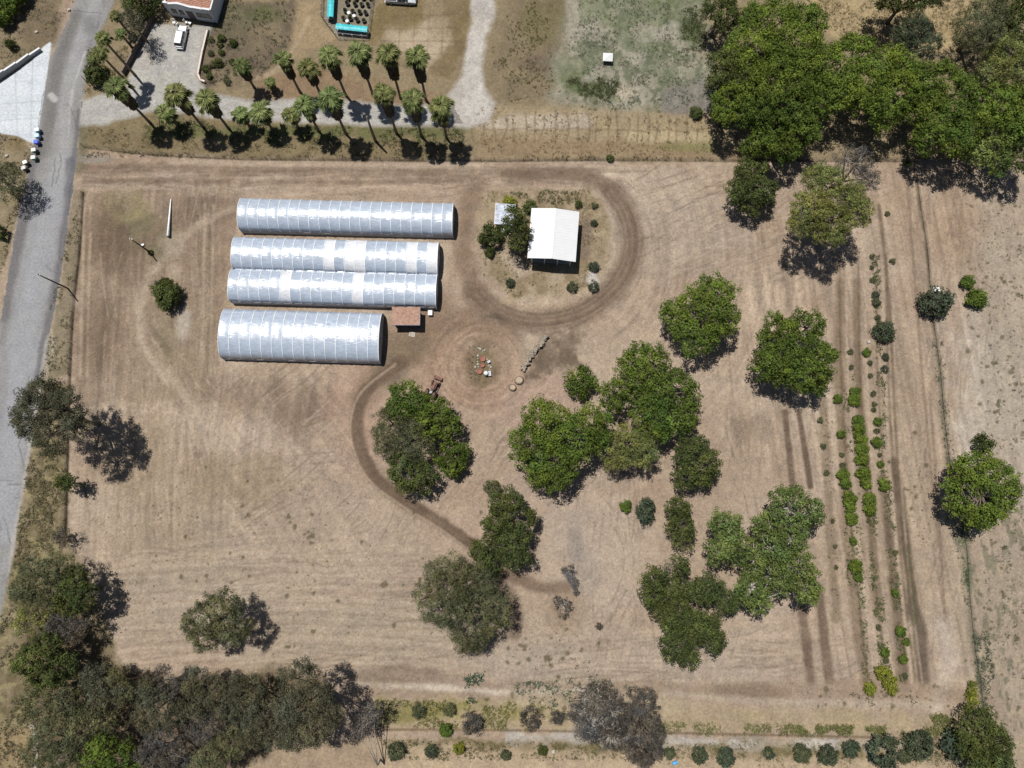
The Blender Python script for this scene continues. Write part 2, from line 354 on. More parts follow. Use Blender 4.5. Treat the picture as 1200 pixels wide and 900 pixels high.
line([(540, 380), (500, 395), (470, 420), (440, 445), (425, 465)], 26, alb(136, 115, 95), .75, .7)
line([(590, 385), (560, 380), (520, 370), (500, 350)], 34, alb(136, 114, 95), .7, .7); blob(580, 377, 16, 8, alb(108, 96, 82), .8)
blob(475, 410, 26, 20, alb(130, 116, 94), .6); blob(455, 436, 18, 20, alb(128, 114, 96), .6)
RING = [(565 + 38 * math.cos(a) * .98, 427 + 40 * math.sin(a)) for a in np.linspace(0, 2 * math.pi, 33)]
line(RING, 22, alb(160, 134, 112), .6, .7, .6, False); sl = bbox(W(RING), 5); streaks(sl, (1 - sstep(10, 12, dC[sl])) * sstep(3, 5, dC[sl]), arcC[sl], .18)
poly([(565 + 24 * math.cos(a), 427 + 30 * math.sin(a)) for a in np.linspace(0, 2 * math.pi, 20)[:-1]], alb(134, 114, 92), .75, 1.2, .8, .5)
blob(566, 425, 12, 22, alb(122, 114, 82), .55)
for r_, a0, a1 in ((37, 150, 260), (43, 160, 250), (46, 20, 120), (42, 300, 400), (33, 120, 200)):
    line([(565 + r_ * math.cos(math.radians(t)), 427 + r_ * math.sin(math.radians(t))) for t in np.linspace(a0, a1, 12)], 1.6, alb(196, 172, 150), .5, 1, .4)
poly([(628, 388), (670, 380), (682, 392), (672, 412), (686, 425), (668, 432), (640, 438), (612, 450), (616, 432), (640, 410)], alb(122, 106, 90), .9, 1.2, 2.2, .8, vs_=3)
DR = [(470, 424), (440, 447), (425, 465), (418, 490), (420, 520), (438, 558), (475, 588), (520, 615), (556, 641)]
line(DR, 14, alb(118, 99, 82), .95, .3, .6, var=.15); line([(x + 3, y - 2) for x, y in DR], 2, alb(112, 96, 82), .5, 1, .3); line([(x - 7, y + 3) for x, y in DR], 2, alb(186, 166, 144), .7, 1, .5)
DR2 = [(575, 668), (600, 676), (630, 688), (664, 690)]; line(DR2, 12, alb(128, 109, 92), .9, .5, .8)
DR3 = [(583, 676), (596, 695), (606, 720), (603, 742)]; line(DR3, 13, alb(128, 110, 94), .85, .6, .8)
# dark ash / charred spots, dry brush marks
blob(674, 640, 9, 30, alb(152, 142, 132), .6); blob(682, 668, 16, 26, alb(146, 138, 130), .4)
blob(662, 712, 22, 22, alb(150, 130, 108), .6); blob(865, 505, 14, 14, alb(138, 120, 102), .5); blob(890, 500, 12, 12, alb(142, 124, 106), .5)
poly([(150, 262), (170, 250), (200, 258), (210, 285), (205, 300), (180, 312), (168, 300), (150, 290)], alb(128, 118, 94), .8, 1, 1.5, 1)
poly([(175, 355), (205, 358), (210, 400), (204, 430), (195, 415), (180, 385)], alb(134, 121, 98), .7, .8, 1.4, 1); blob(215, 380, 10, 22, alb(196, 184, 168), .7); blob(205, 285, 20, 20, alb(184, 168, 148), .6); blob(205, 318, 10, 12, alb(190, 172, 150), .6)
poly([(120, 222), (165, 222), (170, 250), (140, 262), (118, 240)], alb(150, 138, 104), .6, 1, 1.5, 1)
# --- crop rows: watered strips
for pts, wd, c, a in [([(920, 483), (925, 530), (930, 580)], 6, (128, 112, 96), .9), ([(936, 483), (944, 530), (950, 570)], 6, (128, 112, 96), .9),
        ([(940, 715), (946, 760), (950, 798)], 9, (138, 120, 103), .85), ([(960, 690), (966, 750), (972, 798)], 9, (138, 120, 103), .85),
        ([(1030, 240), (1040, 330), (1048, 450), (1052, 540)], 4, (134, 118, 98), .7), ([(1048, 540), (1057, 600), (1064, 660), (1070, 712)], 9, (124, 110, 92), .95),
        ([(1070, 712), (1078, 740), (1082, 796)], 12, (126, 113, 98), .9), ([(1033, 560), (1041, 620), (1048, 680)], 8, (138, 122, 104), .8), ([(1048, 680), (1054, 740), (1060, 800)], 11, (136, 120, 102), .8),
        ([(985, 330), (984, 440), (992, 600), (1003, 720), (1014, 800)], 10, (148, 130, 108), .6), ([(1004, 330), (1006, 440), (1018, 580), (1030, 720)], 8, (142, 126, 104), .7),
        ([(965, 470), (972, 600), (980, 725)], 9, (150, 134, 112), .6), ([(1062, 200), (1070, 300), (1082, 450), (1100, 640)], 3, (146, 128, 108), .5), ([(1090, 460), (1100, 600), (1108, 740)], 3, (150, 132, 112), .5)]:
    line(pts, wd * 1.05, alb(c[0] - 14, c[1] - 15, c[2] - 14), min(a * 1.15, 1), .4, .6, var=.25)
for x0 in (990, 1012, 1033, 1045):
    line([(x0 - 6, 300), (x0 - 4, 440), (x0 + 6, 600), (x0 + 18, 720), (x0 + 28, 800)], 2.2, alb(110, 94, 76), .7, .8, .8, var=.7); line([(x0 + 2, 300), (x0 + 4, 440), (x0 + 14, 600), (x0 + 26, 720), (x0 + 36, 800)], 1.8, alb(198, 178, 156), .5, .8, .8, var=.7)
line([(1064, 640), (1071, 710), (1074, 730)], 5, alb(96, 92, 66), .7, .8)
line([(1105, 735), (1112, 770), (1106, 800), (1098, 830)], 16, alb(198, 182, 164), .75, .9)
EDGELINE = [(1072, 190), (1078, 240), (1086, 290), (1089, 330), (1094, 380), (1101, 430), (1105, 480), (1112, 540), (1122, 590), (1132, 640), (1136, 700), (1142, 760), (1150, 810), (1153, 850)]
line(EDGELINE, 4, alb(112, 100, 80), .85, .7, 1, var=.5); line(EDGELINE[5:], 7, alb(132, 126, 104), .5, .8, 1.5, var=1); line([(1128, 620), (1136, 690)], 10, alb(112, 118, 90), .7, .7, var=1)
# --- north side: verge, weeds, straw
poly([(-60, -60), (1300, -60), (1300, 188), (1064, 188), (880, 188), (560, 186), (300, 186), (96, 172), (100, 60), (120, -60)], alb(150, 134, 106), 1, .6, .6)
poly([(240, 0), (350, 0), (340, 60), (300, 95), (240, 105), (232, 80)], alb(112, 100, 84), .85, 1.5, 2, .6); blob(310, 15, 28, 16, alb(98, 104, 66), .7); blob(270, 20, 40, 24, alb(106, 102, 78), .6)
poly([(300, 90), (380, 80), (550, 120), (540, 135), (300, 118)], alb(148, 124, 98), .8, 1.5, 1.5, .5)
poly([(350, 0), (378, 0), (376, 22), (396, 46), (360, 60), (338, 70)], alb(170, 148, 116), .8, 1, 1); line([(300, 92), (325, 80), (348, 50), (362, 20)], 5, alb(186, 166, 138), .6)
poly([(378, 0), (438, 0), (433, 46), (396, 46), (378, 22)], alb(150, 142, 124), .8, .4, .3)
poly([(440, 0), (500, 0), (488, 60), (470, 45), (435, 50)], alb(132, 116, 82), .8, 1, 2, .8); poly([(455, 35), (530, 20), (535, 60), (500, 78), (455, 48)], alb(190, 172, 146), .8, 1, 2, .7); poly([(520, 0), (556, 0), (545, 60), (525, 95), (505, 80), (528, 50)], alb(128, 110, 78), .8, 1, 1.5, .5)
poly([(90, 148), (200, 128), (350, 146), (530, 152), (556, 186), (300, 186), (96, 176)], alb(136, 121, 92), .95, .8, 1, .5)
for x in range(185, 545, 22): blob(x, 152 + (x % 3) * 2, 13, 9, alb(98, 106, 62), .65, x)
poly([(600, -10), (690, -10), (668, 40), (655, 110), (600, 125), (580, 120), (572, 60)], alb(134, 120, 96), .9, 3, 3, .6, vs_=3); blob(635, 25, 30, 30, alb(118, 110, 76), .6); blob(630, 75, 24, 14, alb(112, 98, 84), .5)
poly([(676, -20), (826, -20), (822, 60), (845, 75), (830, 115), (790, 128), (730, 136), (690, 130), (648, 112), (655, 70)], alb(160, 154, 136), .95, 3.5, 3)
sl, m = pmask([(676, -20), (826, -20), (822, 60), (845, 75), (830, 115), (790, 128), (730, 136), (690, 130), (648, 112), (655, 70)], 3.5, 3)
nn = fbm(.9, 1.1, 61, 4, XX[sl], YY[sl]); put(sl, m * sstep(.47, .6, nn) * .8, alb(112, 116, 92)); nn = fbm(3.5, 5, 63, 4, XX[sl], YY[sl]); put(sl, m * sstep(.54, .66, nn) * .55, alb(178, 172, 154)); nn = fbm(7, 4, 65, 4, XX[sl], YY[sl]); put(sl, m * sstep(.5, .62, nn) * .5, alb(112, 122, 84)); nn = fbm(8, 8, 64, 4, XX[sl], YY[sl]); put(sl, m * sstep(.55, .72, nn) * .45, alb(104, 114, 84))
blob(690, 105, 28, 12, alb(84, 98, 56), .75); blob(670, 92, 14, 14, alb(92, 104, 62), .6); blob(812, 40, 14, 22, alb(84, 96, 60), .8); blob(735, 108, 14, 12, alb(196, 182, 160), .7); blob(672, 30, 8, 40, alb(186, 176, 160), .5)
poly([(780, 108), (820, 88), (845, 95), (835, 130), (800, 140), (775, 132)], alb(138, 132, 124), .8, 1, 1.5)
poly([(560, 122), (680, 126), (860, 138), (885, 188), (560, 188)], alb(168, 150, 120), .9, 1, 1, .2); poly([(600, 132), (700, 136), (690, 150), (610, 152), (560, 150)], alb(190, 175, 154), .9, .8, 1, .3); poly([(560, 160), (760, 165), (860, 172), (870, 186), (560, 186)], alb(148, 126, 98), .7, .8, 1, .4)
line([(740, 158), (800, 160), (880, 170)], 14, alb(196, 178, 142), .7, .8); blob(800, 172, 40, 8, alb(126, 126, 80), .6)
for k in range(34):                       # cracked furrow marks north of the lane
    x = 480 + k * 12 + rr.rand() * 6
    if 530 < x < 880: line([(x, 128 + rr.rand() * 12), (x + rr.randn() * 2, 148), (x + rr.randn() * 2, 166)], 1.6, alb(118, 102, 78), .65, 1, .3)
    if 560 < x < 840: line([(x, 152 + rr.randn()), (x + 14, 152 + rr.randn() * 2)], 1.5, alb(126, 108, 84), .6, 1, .3)
for k in range(5):
    line([(445 + k * 1.0, 20 + k * 14), (540, 16 + k * 16)], 1.5, alb(120, 104, 82), .5, 1, .3); line([(470 + k * 17, 5), (466 + k * 17, 70)], 1.5, alb(126, 108, 84), .4, 1, .3)
poly([(940, -20), (1170, -20), (1110, 60), (1030, 60), (985, 50), (945, 15)], alb(182, 162, 124), .95, 1, 1.5, .2); sl, m = pmask([(940, -20), (1170, -20), (1110, 60), (1030, 60), (985, 50), (945, 15)], 1, 2)
put(sl, m * sstep(.5, .62, fbm(1.1, 1.1, 66, 3, XX[sl], YY[sl])) * .5, alb(142, 122, 88))
# --- west verge and bottom-left
poly([(84, 222), (98, 225), (92, 300), (86, 340), (82, 440), (50, 450), (58, 400), (70, 330), (78, 270)], alb(142, 130, 106), .9, .6, 1, .4); poly([(60, 380), (64, 400), (56, 446), (50, 446)], alb(186, 176, 150), .7, .5, .8)
poly([(50, 450), (80, 450), (78, 620), (105, 680), (140, 780), (60, 900), (-40, 960), (-40, 720), (2, 700), (10, 660), (30, 560)], alb(136, 123, 96), .95, .8, 1, .3)
sl, m = pmask([(50, 450), (80, 450), (78, 620), (100, 680), (60, 900), (-40, 960), (-40, 720), (2, 700), (10, 660), (30, 560)], 1, 1); put(sl, m * sstep(.5, .62, fbm(1.4, 1.4, 68, 3, XX[sl], YY[sl])) * .6, alb(104, 96, 66)); put(sl, m * sstep(.56, .66, fbm(1.2, 1.2, 71, 3, XX[sl], YY[sl])) * .6, alb(164, 152, 112))
poly([(0, 860), (35, 850), (40, 910), (-30, 920)], alb(158, 138, 104), .9, .8, 1); poly([(90, 700), (120, 760), (150, 790), (240, 796), (330, 780), (390, 800), (400, 850), (340, 872), (300, 920), (60, 940), (40, 840), (30, 740), (20, 680)], alb(112, 98, 76), .9, 1.2, 1.5, .3)  # second poly: litter-brown ground, darkened to stand in for shade between the crowns
line([(37, 850), (41, 872), (42, 900)], 3, alb(214, 206, 194), .9, .5)
poly([(-80, -60), (90, -60), (60, 50), (0, 88), (-80, 130)], alb(136, 122, 96), .95, .8, 1, .3); blob(50, 35, 30, 26, alb(118, 104, 84), .6)
poly([(-60, 154), (18, 158), (38, 174), (30, 210), (0, 330), (-60, 400)], alb(146, 132, 104), .95, .6, 1, .4); blob(20, 168, 12, 8, alb(126, 108, 74), .6)
line([(99, 140), (96, 172), (92, 200)], 10, alb(122, 116, 92), .7); blob(112, 186, 20, 5, alb(150, 142, 130), .8)
FENCEW = [(97, 226), (93, 290), (88, 335), (84, 380), (81, 450), (79, 520), (77, 600), (75, 640)]
line(FENCEW, 3.0, alb(74, 62, 50), .9, .8, .5, var=.5); FENCEN = [(97, 171), (100, 172), (180, 181), (290, 186), (420, 187), (560, 188), (700, 187), (860, 188), (1064, 188)]
line(FENCEN[1:], 2.4, alb(92, 80, 60), .75, .9, .8, var=.8)
# --- south strip
poly([(400, 796), (1100, 800), (1160, 815), (1160, 826), (400, 822)], alb(160, 140, 120), .7, 1, 1.2, .3); line([(420, 802), (520, 806), (600, 812), (700, 808)], 5, alb(206, 192, 172), .8, .9, 1.5, var=.8); blob(470, 790, 50, 10, alb(130, 112, 96), .6); blob(860, 812, 60, 10, alb(140, 120, 100), .7); line([(780, 812), (900, 822), (1090, 826)], 6, alb(190, 174, 154), .7, .9)
poly([(440, 818), (700, 820), (1110, 836), (1170, 850), (1170, 862), (440, 856)], alb(174, 156, 126), .8, .8, 1.3, .8); poly([(440, 820), (600, 826), (700, 838), (440, 848)], alb(148, 138, 92), .7, .8, 1.5, 1.5); blob(700, 824, 100, 10, alb(180, 164, 138), .6)
poly([(430, 866), (1300, 870), (1300, 980), (300, 980), (330, 880)], alb(172, 154, 126), .9, .8, 1, .4); poly([(440, 866), (1180, 870), (1160, 890), (460, 888)], alb(126, 114, 82), .8, .8, 1.3, 1.6); poly([(310, 885), (440, 870), (1200, 900), (1200, 960), (200, 960)], alb(192, 170, 142), .7, 1, 1.5, .4)
poly([(320, 870), (430, 862), (450, 900), (300, 920)], alb(166, 146, 122), .8, 1, 1)
poly([(1150, 190), (1300, 190), (1300, 1000), (1210, 1000), (1160, 830), (1145, 700)], alb(172, 157, 137), .45, 3, 2); sl, m = pmask([(1110, 600), (1200, 560), (1240, 900), (1160, 860)], 2, 2); put(sl, m * sstep(.58, .68, fbm(1.3, 2.6, 72, 3, XX[sl], YY[sl])) * .55, alb(104, 108, 84))
for cx, cy, rx, ry, n in [(300, 600, 120, 60, 80), (500, 690, 60, 60, 50), (1165, 330, 30, 120, 200), (1175, 480, 30, 100, 80), (1170, 720, 30, 120, 160), (640, 760, 50, 30, 60), (330, 700, 130, 60, 120), (560, 830, 110, 20, 80), (1080, 560, 20, 60, 60), (1020, 820, 100, 14, 90), (760, 130, 80, 50, 60)]:
    for k in range(n // 2):                    # small dark weed/clod marks
        x, y = cx + rr.randn() * rx * .6, cy + rr.randn() * ry * .6; c = P(x, y); r_ = .12 + rr.rand() ** 2 * .4
        sl = bbox(np.array([c]), r_ * 2); d = np.hypot(XX[sl] - c[0], YY[sl] - c[1]); put(sl, (1 - sstep(r_ * .5, r_ * 1.3, d + FINE[sl] * r_ * 2)) * .7, alb(92, 86, 58))

# --- hard and gravel surfaces: masks first, each becomes a sheet of its own
SHEETS = {}
def sheet(name, pts, col, feather=.35, jit=.5, var=None):
    sl, m = pmask(pts, feather, jit); put(sl, m, col); M = np.zeros((NY, NX), bool); M[sl] = m > .45; SHEETS[name] = M; return sl, m
ROAD = [(86, -80), (90, -20), (88, 0), (72, 40), (58, 70), (50, 110), (43, 150), (38, 175), (32, 205), (24, 240), (8, 330), (0, 385), (-30, 560), (-60, 760), (-30, 760), (0, 724), (10, 675), (22, 605), (30, 560), (42, 490), (49, 445), (57, 395), (70, 330), (78, 270), (85, 220), (92, 150), (101, 90), (118, 35), (134, 0), (150, -80)]
sl, m = sheet('road', ROAD, alb(154, 151, 147), .5, .35)
put(sl, m * sstep(.45, .7, fbm(5, 14, 81, 4, XX[sl], YY[sl])) * .5, alb(128, 125, 124)); put(sl, m * sstep(.45, .6, fbm(1.2, 6, 82, 3, XX[sl], YY[sl])) * .3, alb(176, 176, 176))
def crack(pts):
    q = smooth(pts, 8); w_ = W(q); sl2 = bbox(w_, .5); d = pl_dist(w_, XX[sl2], YY[sl2]); put(sl2, (1 - sstep(.05, .2, d + EDGE[sl2] * .2)) * .5 * SHEETS['road'][sl2], alb(104, 102, 102))
def on_road(pts, wpx, c, a, fe=.7):
    q = smooth(pts); w_ = W(q); sl2 = bbox(w_, 4); d = pl_dist(w_, XX[sl2], YY[sl2]); wd = wpx * .19 / 2
    k = (1 - sstep(wd * (1 - fe), wd * (1 + fe), d + EDGE[sl2] * 1.2)) * SHEETS['road'][sl2]; put(sl2, k * a, c)
on_road([(72, 200), (55, 260), (35, 350), (22, 450), (0, 620)], 30, alb(172, 172, 174), .8); on_road([(110, 0), (88, 70), (76, 130), (72, 200)], 16, alb(176, 174, 172), .7)
on_road([(42, 170), (36, 210), (20, 290), (4, 370)], 12, alb(118, 114, 114), .8); on_road([(82, 190), (78, 250), (66, 330), (52, 400), (44, 450)], 9, alb(112, 110, 112), .75)
on_road([(88, 20), (66, 80), (58, 140), (48, 180)], 14, alb(126, 122, 118), .8); on_road([(92, 130), (86, 200), (80, 250)], 5, alb(110, 110, 114), .7); on_road([(100, 60), (84, 110), (80, 160)], 3, alb(196, 194, 190), .6)
on_road([(103, 24), (106, 34)], 14, alb(122, 120, 120), .6); on_road([(60, 112), (64, 116)], 7, alb(206, 204, 200), .8)
for k in range(34):
    y = rr.rand() * 720; x = 110 - y * .17 + rr.randn() * 20; a = rr.choice([1.45, 1.7, .2]) + rr.randn() * .2; pp = []
    for q in range(6): pp.append((x, y)); x += math.cos(a) * 6 + rr.randn() * 1.5; y += math.sin(a) * 7
    crack(pp)
on_road([(58, 395), (48, 450), (30, 560), (12, 670)], 6, alb(190, 184, 172), .7)
sl, m = sheet('concrete_driveway', [(-60, 118), (0, 96), (14, 88), (38, 70), (50, 55), (58, 49), (60, 51), (56, 80), (49, 125), (45, 150), (40, 168), (34, 166), (20, 159), (0, 156), (-60, 152)], alb(226, 231, 234), .12, .04)
put(sl, m * sstep(.45, .65, fbm(6, 2, 83, 4, XX[sl], YY[sl])) * .35, alb(208, 215, 219))
for pts in ([(0, 122), (52, 118)], [(0, 141), (47, 138)], [(18, 86), (20, 158)], [(38, 70), (36, 165)]): line(pts, 1.1, alb(172, 178, 182), .5, .6, 0, False)
GRAV = [(178, 27), (248, 30), (246, 38), (238, 48), (231, 92), (240, 108), (262, 112), (300, 119), (380, 116), (450, 122), (530, 122), (544, 145), (500, 148), (450, 147), (300, 142), (222, 134), (190, 128), (150, 138), (120, 146), (94, 146), (95, 118), (112, 112), (145, 108), (150, 90), (164, 58)]
sl, m = sheet('gravel_driveway', GRAV, alb(188, 184, 176), .7, .6); put(sl, m * sstep(.45, .7, fbm(5, 4, 84, 4, XX[sl], YY[sl])) * .5, alb(198, 192, 181)); put(sl, m * sstep(.5, .7, fbm(7, 3, 85, 4, XX[sl], YY[sl])) * .4, alb(168, 164, 158))
blob(200, 105, 26, 14, alb(178, 174, 164), .6); blob(175, 60, 10, 20, alb(184, 174, 160), .5)
sl, m = sheet('gravel_path', [(556, -60), (582, -60), (579, 0), (582, 12), (572, 40), (566, 75), (568, 100), (580, 122), (572, 142), (545, 150), (528, 148), (526, 112), (540, 88), (548, 55), (553, 20)], alb(204, 197, 187), .8, .8); put(sl, m * sstep(.45, .7, fbm(4, 6, 86, 4, XX[sl], YY[sl])) * .5, alb(172, 164, 152))
CAN = [(592, 857), (700, 859), (780, 863), (900, 866), (1020, 868), (1090, 868), (1090, 877), (1000, 877), (900, 876), (800, 872), (780, 875), (700, 870), (592, 869)]
sl, m = sheet('dry_wash', CAN, alb(190, 181, 169), .9, 1.6); put(sl, m * sstep(.42, .56, fbm(3.4, 1.6, 88, 4, XX[sl], YY[sl])) * .8, alb(150, 136, 112))
line([(440, 855), (590, 856), (780, 859), (1100, 866)], 2, alb(112, 90, 66), .8, .6, .5)
DT = np.zeros((NY, NX), bool)
for pts, wd in ((DR, 13), (DR2, 11), (DR3, 13), (LOOP, 20), ([(600, 206), (680, 206), (715, 222)], 16), ([(558, 345), (545, 300), (546, 250), (560, 212)], 16)):
    sl, m = line(pts, wd, None, mask=True); DT[sl] |= m > .5
for M in SHEETS.values(): DT &= ~M
SHEETS['dirt_track'] = DT
GRIT = rs(8).rand(NY, NX).astype(np.float32) - .5
SOFT = np.ones((NY, NX), np.float32)
for k in ('road', 'concrete_driveway'): SOFT[SHEETS[k]] = .25
MOT = fbm(1.8, 1.8, 95, 4) - .5
COL *= (1 + (FINE * .34 + GRIT * .22 + MOT * .30) * SOFT)[..., None]
COL[..., 2] *= 1 - .07 * MOT; COL = np.clip(COL, .01, .8)
# relief: tilth, wheel ruts (cm)
hard = np.zeros((NY, NX), bool)
for k in ('road', 'concrete_driveway'): hard |= SHEETS[k]
ZZ = (fbm(5, 5, 91, 3) - .5) * .10 + (fbm(.9, .9, 92, 2) - .5) * .07
ZZ[hard] *= .25; ZZ -= ZZ.max()
# full sheet to the horizon
ex = np.array([-6000, -2000, -700, -250, -150.]); ax = np.r_[ex, gx, -ex[::-1]]; ey = np.array([-6000, -2000, -700, -200, -90.]); ay = np.r_[ey, gy, -ey[::-1] + 20]
AX, AY = np.meshgrid(ax, ay); AZ = np.full(AX.shape, -.06); AC = np.empty(AX.shape + (3,), np.float32); AC[:] = alb(158, 142, 116)
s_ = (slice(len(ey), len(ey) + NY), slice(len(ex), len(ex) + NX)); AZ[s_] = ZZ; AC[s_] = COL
def gridmesh(name, X, Y, Z, Cc, fm=None, lift=0):
    ny, nx = X.shape; idx = np.arange(ny * nx).reshape(ny, nx)
    f = np.stack([idx[:-1, :-1], idx[:-1, 1:], idx[1:, 1:], idx[1:, :-1]], -1)
    f = f[fm] if fm is not None else f.reshape(-1, 4)
    V = np.c_[X.ravel(), Y.ravel(), Z.ravel() + lift]; Cv = Cc.reshape(-1, 3)
    if fm is not None:
        us, inv = np.unique(f.ravel(), return_inverse=True); V = V[us]; Cv = Cv[us]; f = inv.reshape(-1, 4)
    return tag(big(name, V, f, SOIL, vcol=Cv, smooth=True), kind='structure')
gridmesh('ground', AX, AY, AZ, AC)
for name, M in SHEETS.items():
    fm = M[:-1, :-1] & M[1:, :-1] & M[:-1, 1:] & M[1:, 1:]
    if fm.any(): gridmesh(name, XX, YY, ZZ, COL, fm, .006 if name == 'dirt_track' else .012)

# ------------------------------------------------------------------ FOLIAGE
def unit(v): return v / (np.linalg.norm(v, axis=-1, keepdims=True) + 1e-9)
def leafmesh(cen, nrm, size, col, asp=.62):
    r = rs(len(cen) % 9973); t = unit(np.cross(nrm, unit(r.randn(len(cen), 3)))); b = np.cross(nrm, t)
    s = size[:, None] * .5
    V = np.stack([cen + t * s, cen + b * s * asp, cen - t * s, cen - b * s * asp], 1).reshape(-1, 3)
    return V, np.arange(len(cen) * 4).reshape(-1, 4)
KIND = {  # base colour, second colour, leaf size, cover, clump scale, gaps
 'oak':    ((.120, .165, .030), (.060, .090, .018), .40, 1.6, 1.22, .06),
 'bright': ((.142, .190, .032), (.078, .116, .022), .40, 1.55, 1.22, .07),
 'dark':   ((.100, .120, .036), (.050, .066, .022), .36, 1.6, 1.12, .07),
 'olive':  ((.152, .156, .080), (.072, .078, .036), .33, 1.5, 1.05, .10),
 'grey':   ((.128, .124, .076), (.064, .066, .040), .33, 1.35, 1.15, .13),
 'dry':    ((.140, .124, .104), (.074, .066, .056), .32, 1.05, 1.0, .15),
 'yellow': ((.230, .240, .035), (.140, .160, .025), .30, 1.4, .8, .05),
 'light':  ((.215, .225, .070), (.110, .130, .040), .36, 1.45, 1.1, .12),
 'blue':   ((.092, .112, .066), (.048, .062, .036), .28, 1.2, .8, .10),
 'leafy':  ((.170, .215, .062), (.080, .115, .032), .40, 1.35, 1.15, .15),
}
def foliage(lobes, kind, seed, droop=0, dens=1.0):
    """lobes: (x,y,z,r,rz) metres -> V,F,fcol, clump centres"""
    c1, c2, ls, cover, cs, gap = KIND[kind]; r = rs(seed); CEN = []; NRM = []; SZ = []; CC = []; CL = []
    L = np.array([l[:5] for l in lobes], float)
    for (x, y, z, R, RZ) in L:
        rc = min(max(.16 * R + .34, .3), 1.15) * cs; n = max(int(1.05 * 2.6 * R * R / (rc * rc)), 8)
        i = np.arange(n) + .5; ph = np.arccos(1 - 1.55 * i / n); th = math.pi * (1 + 5 ** .5) * i + r.rand() * 6
        d = np.stack([np.cos(th) * np.sin(ph), np.sin(th) * np.sin(ph), np.cos(ph)], 1); d = unit(d + r.randn(n, 3) * .12)
        lump = 1 + .22 * np.sin(d[:, 0] * 4.1 + seed) * np.cos(d[:, 1] * 4.7 + seed * 2) + .13 * r.randn(n)
        rad = np.clip(lump, .66, 1.25) * (1 - .38 * rc / R * (rc < R))
        c = np.array([x, y, z]) + d * np.array([R, R, RZ]) * rad[:, None]
        c[:, 2] = np.maximum(c[:, 2], .25 + .2 * r.rand(n))
        keep = r.rand(n) > gap
        for (x2, y2, z2, R2, RZ2) in L:      # drop clumps buried in another lobe
            if (x2, y2, z2) == (x, y, z): continue
            keep &= (((c - (x2, y2, z2)) / (R2, R2, RZ2)) ** 2).sum(1) > .45
        # inner clumps keep the crown dense
        c = c[keep]; d = d[keep]; m = len(c)
        inn = r.rand(m) < .35; ci = np.array([x, y, z]) + (c[inn] - (x, y, z)) * (.45 + .3 * r.rand(inn.sum(), 1))
        call = np.vstack([c, ci]); dall = np.vstack([d, d[inn]]); rcs = rc * (.7 + .6 * r.rand(len(call)))
        nl = np.maximum((cover * dens * math.pi * rcs ** 2 / (.5 * ls * ls * .62 * 1.5)).astype(int), 6)
        rep = np.repeat(np.arange(len(call)), nl); N = len(rep)
        q = unit(r.randn(N, 3)) * (r.rand(N, 1) ** .45); q[:, 2] *= .75
        if droop: q[:, 2] -= droop * np.abs(r.randn(N)) * .6
        cen = call[rep] + q * rcs[rep][:, None]
        nrm = unit(dall[rep] * .35 + unit(q) * .75 + r.randn(N, 3) * .42 + np.array([0, 0, .25]))
        hs_ = 1 + np.array([.16, .05, -.10]) * r.randn() * .42; cv = np.clip(r.rand(len(call)) + r.randn() * .15, 0, 1); sh = (.78 + .44 * r.rand(len(call))) * (1 + .10 * r.randn())
        t = np.clip(cv[rep] + r.randn(N) * .22, 0, 1)[:, None]
        col = (np.array(c1) * t + np.array(c2) * (1 - t)) * sh[rep][:, None] * (.8 + .4 * r.rand(N, 1)) * hs_
        CEN.append(cen); NRM.append(nrm); SZ.append(ls * (.65 + .6 * r.rand(N))); CC.append(col); CL.append(call)
    cen = np.vstack(CEN); cen[:, 2] = np.maximum(cen[:, 2], .06)
    V, Fc = leafmesh(cen, np.vstack(NRM), np.concatenate(SZ), None, .42 if kind in ('grey', 'dry', 'olive', 'light') else .62)
    return V, Fc, np.vstack(CC), np.vstack(CL)
def limbs(mb, base, lobes, clumps, seed, thick, ntw=14):
    r = random.Random(seed); zmin = min(l[2] - l[4] * .5 for l in lobes)
    fork = (base[0], base[1], max(min(zmin, 3.0), .5))
    mb.tube([(base[0], base[1], -.15), (base[0], base[1], fork[2] * .5), fork], [thick * 1.35, thick, thick * .85], 8)
    for l in lobes:
        mid = ((fork[0] + l[0]) / 2 + r.uniform(-.4, .4), (fork[1] + l[1]) / 2 + r.uniform(-.4, .4), (fork[2] + l[2]) / 2 + .2)
        t2 = thick * (.35 + .3 * min(l[3] / 6, 1)); mb.tube([fork, mid, (l[0], l[1], l[2])], [thick * .7, t2, t2 * .5], 6)
        near = sorted(range(len(clumps)), key=lambda k: (clumps[k][0] - l[0]) ** 2 + (clumps[k][1] - l[1]) ** 2 + (clumps[k][2] - l[2]) ** 2)[:int(ntw * 4)]
        for k in r.sample(near, min(ntw, len(near))):
            c = clumps[k]; m2 = ((l[0] + c[0]) / 2 + r.uniform(-.3, .3), (l[1] + c[1]) / 2 + r.uniform(-.3, .3), (l[2] + c[2]) / 2)
            mb.tube([(l[0], l[1], l[2]), m2, tuple(c)], [t2 * .45, t2 * .25, .03], 4)
NT = [0]
